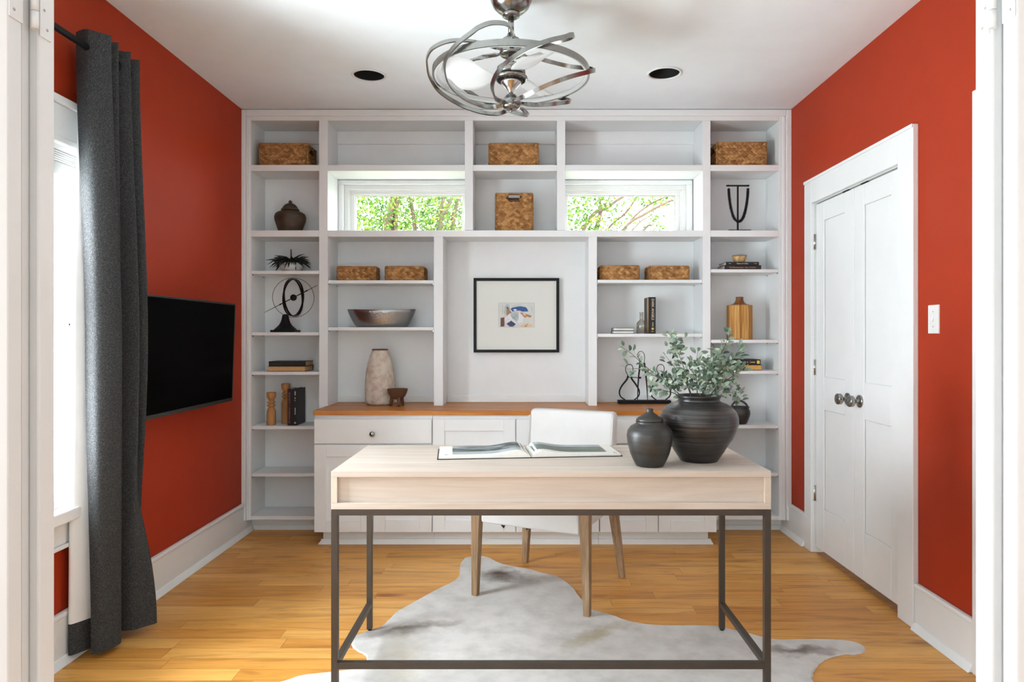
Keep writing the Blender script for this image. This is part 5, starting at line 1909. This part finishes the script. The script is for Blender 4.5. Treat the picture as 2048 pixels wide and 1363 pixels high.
def slab(y0, y1, z0, z1, f0, f1):
    """box on the tilted screen plane between depths f0 (front) and f1 behind it"""
    def X(z):
        return x2_ + (x1_ - x2_) * (z - z0_) / (z1_ - z0_)
    return MB().hexa([(X(z0) - f1, y0, z0), (X(z0) - f0, y0, z0), (X(z0) - f0, y1, z0), (X(z0) - f1, y1, z0)],
                     [(X(z1) - f1, y0, z1), (X(z1) - f0, y0, z1), (X(z1) - f0, y1, z1), (X(z1) - f1, y1, z1)])


slab(y0_, y1_, z0_, z1_, 0.003, dp).build('cabinet_shell', 'tvbezel', t, bevel=0.003)
bz = 0.009
slab(y0_, y1_, z0_, z0_ + 0.018, -0.001, 0.0028).build('lower_bezel', plain('grey_bezel', (0.03, 0.034, 0.034, 1), 0.35, 0.3), t, bevel=0.001)
fr = MB()
for a in (slab(y0_, y0_ + bz, z0_ + 0.018, z1_ - bz, -0.001, 0.0028), slab(y1_ - bz, y1_, z0_ + 0.018, z1_ - bz, -0.001, 0.0028), slab(y0_, y1_, z1_ - bz, z1_, -0.001, 0.0028)):
    b = len(fr.v)
    fr.v += a.v
    for f in a.f:
        fr.face([b + i for i in f])
fr.build('bezel', 'tvbezel', t, bevel=0.001)
slab(y0_ + bz, y1_ - bz, z0_ + 0.0185, z1_ - bz - 0.0005, 0.0004, 0.0028).build('screen', 'tv', t)
mt_ = box(XL + 0.001, XL + 0.02, 3.2, 3.44, 1.03, 1.21).build('wall_mount', 'black', t, bevel=0.002)
box(XL + 0.0205, x2_ - dp - 0.005, 3.24, 3.27, 1.06, 1.18).box(XL + 0.0205, x2_ - dp - 0.005, 3.37, 3.40, 1.06, 1.18).build('mount_arm', 'black', mt_)

xs_, ys_, zs_ = XR, 2.728, 1.284
t = thing('light_switch', 'white light switch on the red wall right of the closet doors', 'switch', (xs_, ys_, zs_))
MB().hexa([(-0.0006, -0.036, -0.058), (-0.006, -0.034, -0.056), (-0.006, 0.034, -0.056), (-0.0006, 0.036, -0.058)],
          [(-0.0006, -0.036, 0.058), (-0.006, -0.034, 0.056), (-0.006, 0.034, 0.056), (-0.0006, 0.036, 0.058)]).build('cover_plate', 'plastic', t, world=False, bevel=0.001)
MB().hexa([(-0.0062, -0.0045, -0.010), (-0.0062, 0.0045, -0.010), (-0.0062, 0.0045, 0.010), (-0.0062, -0.0045, 0.010)],
          [(-0.015, -0.0035, -0.009), (-0.015, 0.0035, -0.009), (-0.011, 0.0035, 0.001), (-0.011, -0.0035, 0.001)]).build('toggle', 'plastic', t, world=False)
for zz in (-0.03, 0.03):
    o = lathe([(0.003, 0), (0.0025, 0.001), (0, 0.0011)], n=10).build('screw', 'chrome', t, world=False)
    o.location, o.rotation_euler = (-0.006, 0, zz), (0, R(-90), 0)

# ------------------------------------------------------------------ ceiling cans
for (cx, cy), lb in zip(CANS, ('round recessed ceiling downlight with black interior, left of the fan', 'round recessed ceiling downlight with black interior, right of the fan')):
    t = thing('ceiling_downlight', lb, 'downlight', (cx, cy, ZC), 0, 'recessed ceiling downlights')
    lathe([(0.0835, -0.0005), (0.092, -0.0008), (0.0925, -0.004), (0.088, -0.007), (0.081, -0.0065), (0.0795, -0.002), (0.0795, 0.004), (0.0815, 0.004), (0.0825, 0.0), (0.0835, -0.0005)], n=56, caps=False).build('trim_ring', 'white', t, world=False)
    m_ = MB()
    pr = [(0.0792, 0.0), (0.078, 0.10), (0.03, 0.11), (0.0, 0.11), (0.0, 0.112), (0.032, 0.112), (0.0805, 0.104), (0.0812, 0.0045)]
    nseg = 48
    rows = [[(r_ * math.cos(2 * math.pi * i / nseg), r_ * math.sin(2 * math.pi * i / nseg), z_) for i in range(nseg)] for r_, z_ in pr]
    m_.grid(rows, closed=True)
    m_.build('baffle', 'dark', t, world=False)

# ------------------------------------------------------------------ ceiling fan
fxx, fyy = -0.048, 2.75
t = thing('ceiling_fan', 'brushed nickel ceiling fan with swirling cage arms and white blades', 'ceiling fan', (fxx, fyy, ZC - 0.001))


def fl_(prof, n=40):
    return lathe([(r_, z_ - (ZC - 0.001)) for r_, z_ in prof], n=n)


fl_([(0.085, ZC - 0.0015), (0.086, 2.59), (0.083, 2.566), (0.072, 2.541), (0.054, 2.524), (0.038, 2.518), (0.036, 2.516), (0.0, 2.516)], 48).build('canopy', 'steel', t, world=False)
fl_([(0.034, 2.5155), (0.036, 2.512), (0.035, 2.503), (0.028, 2.499), (0.0, 2.499)], 36).build('canopy_collar', 'steel', t, world=False)
fl_([(0.0115, 2.4985), (0.0115, 2.432)], 24).build('downrod', 'steel', t, world=False)
fl_([(0.0, 2.4315), (0.016, 2.431), (0.019, 2.422), (0.034, 2.412), (0.042, 2.404), (0.043, 2.372), (0.046, 2.370), (0.047, 2.352), (0.043, 2.346), (0.0, 2.346)], 40).build('upper_hub', 'steel', t, world=False)
fl_([(0.0125, 2.3455), (0.0125, 2.306)], 24).build('coupling', 'steel', t, world=False)
fl_([(0.0, 2.3055), (0.050, 2.303), (0.057, 2.297), (0.057, 2.288), (0.053, 2.286), (0.058, 2.283), (0.058, 2.270), (0.0, 2.270)], 44).build('motor', 'steel', t, world=False)
fl_([(0.0, 2.262), (0.045, 2.262), (0.066, 2.258), (0.067, 2.252), (0.060, 2.246), (0.048, 2.243), (0.046, 2.25), (0.0, 2.25)], 44).build('blade_plate', 'steel', t, world=False)
fl_([(0.045, 2.2425), (0.040, 2.232), (0.024, 2.216), (0.012, 2.203), (0.009, 2.190), (0.0, 2.190)], 36).build('lower_cone', 'chrome', t, world=False)
vn = MB()
for k in range(28):
    a = 2 * math.pi * k / 28
    p0, p1 = (0.047 * math.cos(a), 0.047 * math.sin(a)), (0.059 * math.cos(a), 0.059 * math.sin(a))
    vn.tube([(p0[0], p0[1], 2.2435 - ZC), (p1[0], p1[1], 2.2445 - ZC)], 0.0014, 4)
vn.build('vent_ribs', 'dark', t, world=False)['kind'] = 'stuff'
hub = fl_([(0.0085, 2.1895), (0.020, 2.186), (0.027, 2.178), (0.0285, 2.170), (0.034, 2.168), (0.0365, 2.164), (0.0365, 2.140), (0.033, 2.132), (0.015, 2.128), (0.0, 2.128)], 40).build('lower_hub', 'steel', t, world=False)
lathe([(0.006, -0.0015), (0.007, -0.006), (0.0035, -0.009), (0, -0.0095)], cz=2.128 - ZC, n=20).build('finial', 'steel', hub, world=False)
# light ring
rr, zr0 = 0.312, 2.266 - (ZC - 0.001)
n_ = 96
rows = []
for u, v in ((0.0035, -0.012), (0.0035, 0.012), (-0.0035, 0.012), (-0.0035, -0.012)):
    rows.append([((rr + u) * math.cos(2 * math.pi * i / n_), (rr + u) * math.sin(2 * math.pi * i / n_), zr0 + v) for i in range(n_)])
rows.append(rows[0])
MB().grid(rows, closed=True, smooth=False).build('ring', 'steel', t, world=False)
rows = []
for u, v in ((-0.004, -0.009), (-0.004, 0.006), (-0.014, 0.006), (-0.014, -0.009), (-0.009, -0.0125)):
    rows.append([((rr + u) * math.cos(2 * math.pi * i / n_), (rr + u) * math.sin(2 * math.pi * i / n_), zr0 + v) for i in range(n_)])
rows.append(rows[0])
MB().grid(rows, closed=True).build('light_diffuser', 'blade', t, world=False)
ARM = [(0.035, -140, 2.150), (0.075, -131, 2.145), (0.125, -121, 2.147), (0.195, -110, 2.166), (0.265, -96, 2.198), (0.318, -80, 2.238), (0.334, -66, 2.273), (0.336, -54, 2.302)]
ARM2 = [(0.336, -54, 2.302), (0.334, -49, 2.318), (0.318, -42, 2.335), (0.275, -34, 2.350), (0.215, -29, 2.360), (0.14, -27, 2.364), (0.075, -26, 2.362), (0.046, -26, 2.360)]
for k in range(6):
    a0 = 60 * k

    def cyl(L):
        return [(r_ * math.cos(R(p_ + a0)), r_ * math.sin(R(p_ + a0)), z_ - (ZC - 0.001)) for r_, p_, z_ in L]
    for L in (ARM + ARM2[1:],):
        P = catmull(cyl(L), 10)
        MB().ribbon(P, lambda p, i: (p.x, p.y, 0.0) if Vector((p.x, p.y)).length > 0.02 else (1, 0, 0), 0.0165, 0.0065).build('cage_arm', 'steel', t, world=False)
for k, a0 in enumerate((178, 62, -58)):
    rows, low = [], []
    for i in range(15):
        u = i / 14
        r_ = 0.06 + 0.20 * u
        wd = 0.022 + 0.062 * math.sin(min(1, u * 1.15) * math.pi * 0.62) if u < 0.8 else 0.084 * math.sqrt(max(0.0, 1 - ((u - 0.8) / 0.205) ** 2))
        row, lw2 = [], []
        for j in range(9):
            v = (j / 8 - 0.5) * 2
            aa = R(a0)
            x = r_ + 0.02 * v
            y_ = wd * v
            zz = 2.268 - (ZC - 0.001) + 0.034 * v * min(1, u * 3) * (wd / 0.08) + 0.016 * (v * v - 0.4) * u
            p = (x * math.cos(aa) - y_ * math.sin(aa), x * math.sin(aa) + y_ * math.cos(aa))
            row.append((p[0], p[1], zz + 0.0025))
            lw2.append((p[0], p[1], zz))
        rows.append(row)
        low.append(lw2)
    m_ = MB().grid(rows)
    nb_ = len(m_.v)
    m_.grid(low)
    nr, nc = 15, 9
    for i in range(nr - 1):
        for j in (0, nc - 1):
            m_.face([i * nc + j, (i + 1) * nc + j, nb_ + (i + 1) * nc + j, nb_ + i * nc + j])
    for j in range(nc - 1):
        for i in (0, nr - 1):
            m_.face([i * nc + j, i * nc + j + 1, nb_ + i * nc + j + 1, nb_ + i * nc + j])
    m_.build('blade', 'blade', t, world=False)

# ------------------------------------------------------------------ garden outside the back windows
gd = box(-14, 14, 4.62, 24, -0.5, -0.3).box(-14, XO - 0.02, -6, 4.62, -0.5, -0.3).build('ground', plain('lawn', (0.16, 0.22, 0.06, 1), 0.9, var=0.3))
gd['kind'] = 'structure'


def tree(label, base, stems, crowns, nleaf, seed, lsz=0.05, tk=1.0):
    t = thing('garden_tree', label, 'tree', base, group='trees outside the back windows')
    rng = random.Random(seed)
    for st in stems:
        P = catmull([Vector(p) for p in st[0]], 6)
        n2 = len(P)
        MB().tube(P, [tk * (st[1] + (st[2] - st[1]) * i / (n2 - 1)) for i in range(n2)], 7).build('stem', 'bark', t)
    m_ = MB()
    tot = sum(c_[3] for c_ in crowns)
    for (cx, cy, cz), (rx, ry, rz), _, wgt in crowns:
        for k in range(int(nleaf * wgt / tot)):
            while True:
                p = Vector((rng.uniform(-1, 1), rng.uniform(-1, 1), rng.uniform(-1, 1)))
                if p.length < 1:
                    break
            c_ = Vector((cx + p.x * rx, cy + p.y * ry, cz + p.z * rz))
            d = Vector((rng.uniform(-1, 1), rng.uniform(-1, 1), rng.uniform(-0.9, 0.5))).normalized()
            u = d.cross(Vector((rng.uniform(-1, 1), rng.uniform(-1, 1), rng.uniform(-1, 1)))).normalized()
            nn = d.cross(u)
            L = lsz * rng.uniform(0.7, 1.35)
            W = L * 0.2
            b = len(m_.v)
            m_.v += [tuple(c_), tuple(c_ + d * L * 0.5 + u * W + nn * L * 0.07), tuple(c_ + d * L), tuple(c_ + d * L * 0.5 - u * W + nn * L * 0.07)]
            m_.face([b, b + 1, b + 2, b + 3])
    m_.build('foliage', 'outleaf', t, fix=False)['kind'] = 'stuff'


def wp(px, py, y):
    return at(px, py, y)


y7 = 7.0
tree('leafy multi-stemmed tree outside the left back window', (-1.35, 7.0, -0.3),
     [([(-1.38, 7.0, -0.3), (-1.36, 7.0, 1.2), wp(775, 470, 7.0), wp(783, 420, 7.0), wp(793, 375, 7.0), (-1.15, 7.0, 3.2)], 0.055, 0.022),
      ([(-1.34, 7.05, -0.3), (-1.33, 7.05, 1.2), wp(783, 470, 7.05), wp(790, 425, 7.05), wp(802, 375, 7.05), (-1.1, 7.05, 3.3)], 0.05, 0.018),
      ([(-1.30, 7.0, -0.3), (-1.30, 7.0, 1.6), wp(792, 440, 7.0), wp(797, 385, 7.0), (-1.22, 7.0, 3.2)], 0.03, 0.012),
      ([(-1.05, 7.1, -0.3), (-1.06, 7.1, 1.5), wp(829, 450, 7.1), wp(823, 410, 7.1), wp(819, 380, 7.1), (-1.22, 7.1, 3.2)], 0.03, 0.012),
      ([(-0.9, 7.0, -0.3), (-0.86, 7.0, 1.6), wp(877, 452, 7.0), wp(883, 415, 7.0), wp(890, 380, 7.0), (-0.74, 7.0, 3.2)], 0.028, 0.013),
      ([(-0.9, 6.95, -0.3), (-0.85, 6.95, 1.7), wp(880, 448, 6.95), wp(893, 420, 6.95), wp(906, 385, 6.95), (-0.6, 6.95, 3.2)], 0.036, 0.014),
      ([(-0.7, 7.0, -0.3), (-0.7, 7.0, 1.6), wp(906, 450, 7.0), wp(912, 415, 7.0), wp(920, 380, 7.0), (-0.55, 7.0, 3.1)], 0.03, 0.012)],
     [((-1.25, 7.25, 2.5), (1.0, 0.7, 0.85), 0, 1.0), ((-1.7, 7.9, 2.3), (1.1, 0.6, 1.1), 0, 0.8), ((-0.5, 7.9, 2.4), (0.9, 0.6, 1.0), 0, 0.7)], 27000, 5, 0.046)
tree('thin slanting tree with sparse leaves outside the right back window', (0.2, 6.9, -0.3),
     [([(0.15, 6.9, -0.3), (0.3, 6.9, 1.4), wp(1172, 450, 6.9), wp(1215, 415, 6.9), wp(1255, 387, 6.9), (1.5, 6.9, 2.9)], 0.03, 0.012),
      ([(0.5, 6.9, -0.3), (0.62, 6.9, 1.7), wp(1195, 462, 6.9), wp(1205, 420, 6.9), wp(1222, 388, 6.9), (1.0, 6.9, 2.9)], 0.014, 0.006),
      ([(0.2, 7.0, -0.3), (0.5, 7.0, 1.8), wp(1218, 455, 7.0), wp(1252, 425, 7.0), wp(1276, 388, 7.0), (1.3, 7.0, 2.9)], 0.018, 0.008),
      ([(0.6, 6.8, -0.3), (0.75, 6.8, 1.8), wp(1248, 458, 6.8), wp(1290, 428, 6.8), wp(1345, 400, 6.8), (2.0, 6.8, 2.75)], 0.024, 0.010),
      ([(0.62, 6.85, -0.3), (0.78, 6.85, 1.85), wp(1255, 450, 6.85), wp(1295, 412, 6.85), wp(1340, 390, 6.85), (1.9, 6.85, 2.8)], 0.016, 0.007),
      ([(0.8, 6.9, -0.3), (0.9, 6.9, 1.9), wp(1270, 455, 6.9), wp(1302, 430, 6.9)], 0.012, 0.006),
      ([(0.3, 7.0, -0.3), (0.5, 7.0, 1.6), wp(1196, 440, 7.0), wp(1200, 390, 7.0), (0.82, 7.0, 2.9)], 0.022, 0.012),
      ([(0.9, 6.9, -0.3), (0.95, 6.9, 1.9), wp(1290, 458, 6.9), wp(1303, 450, 6.9)], 0.014, 0.012)],
     [((0.55, 7.0, 2.45), (0.42, 0.35, 0.7), 0, 1.0), ((0.95, 7.0, 2.5), (0.5, 0.3, 0.35), 0, 0.22), ((1.45, 6.9, 2.62), (0.35, 0.2, 0.10), 0, 0.14), ((1.35, 6.9, 2.36), (0.10, 0.08, 0.08), 0, 0.02)], 3600, 8, 0.05, 0.85)
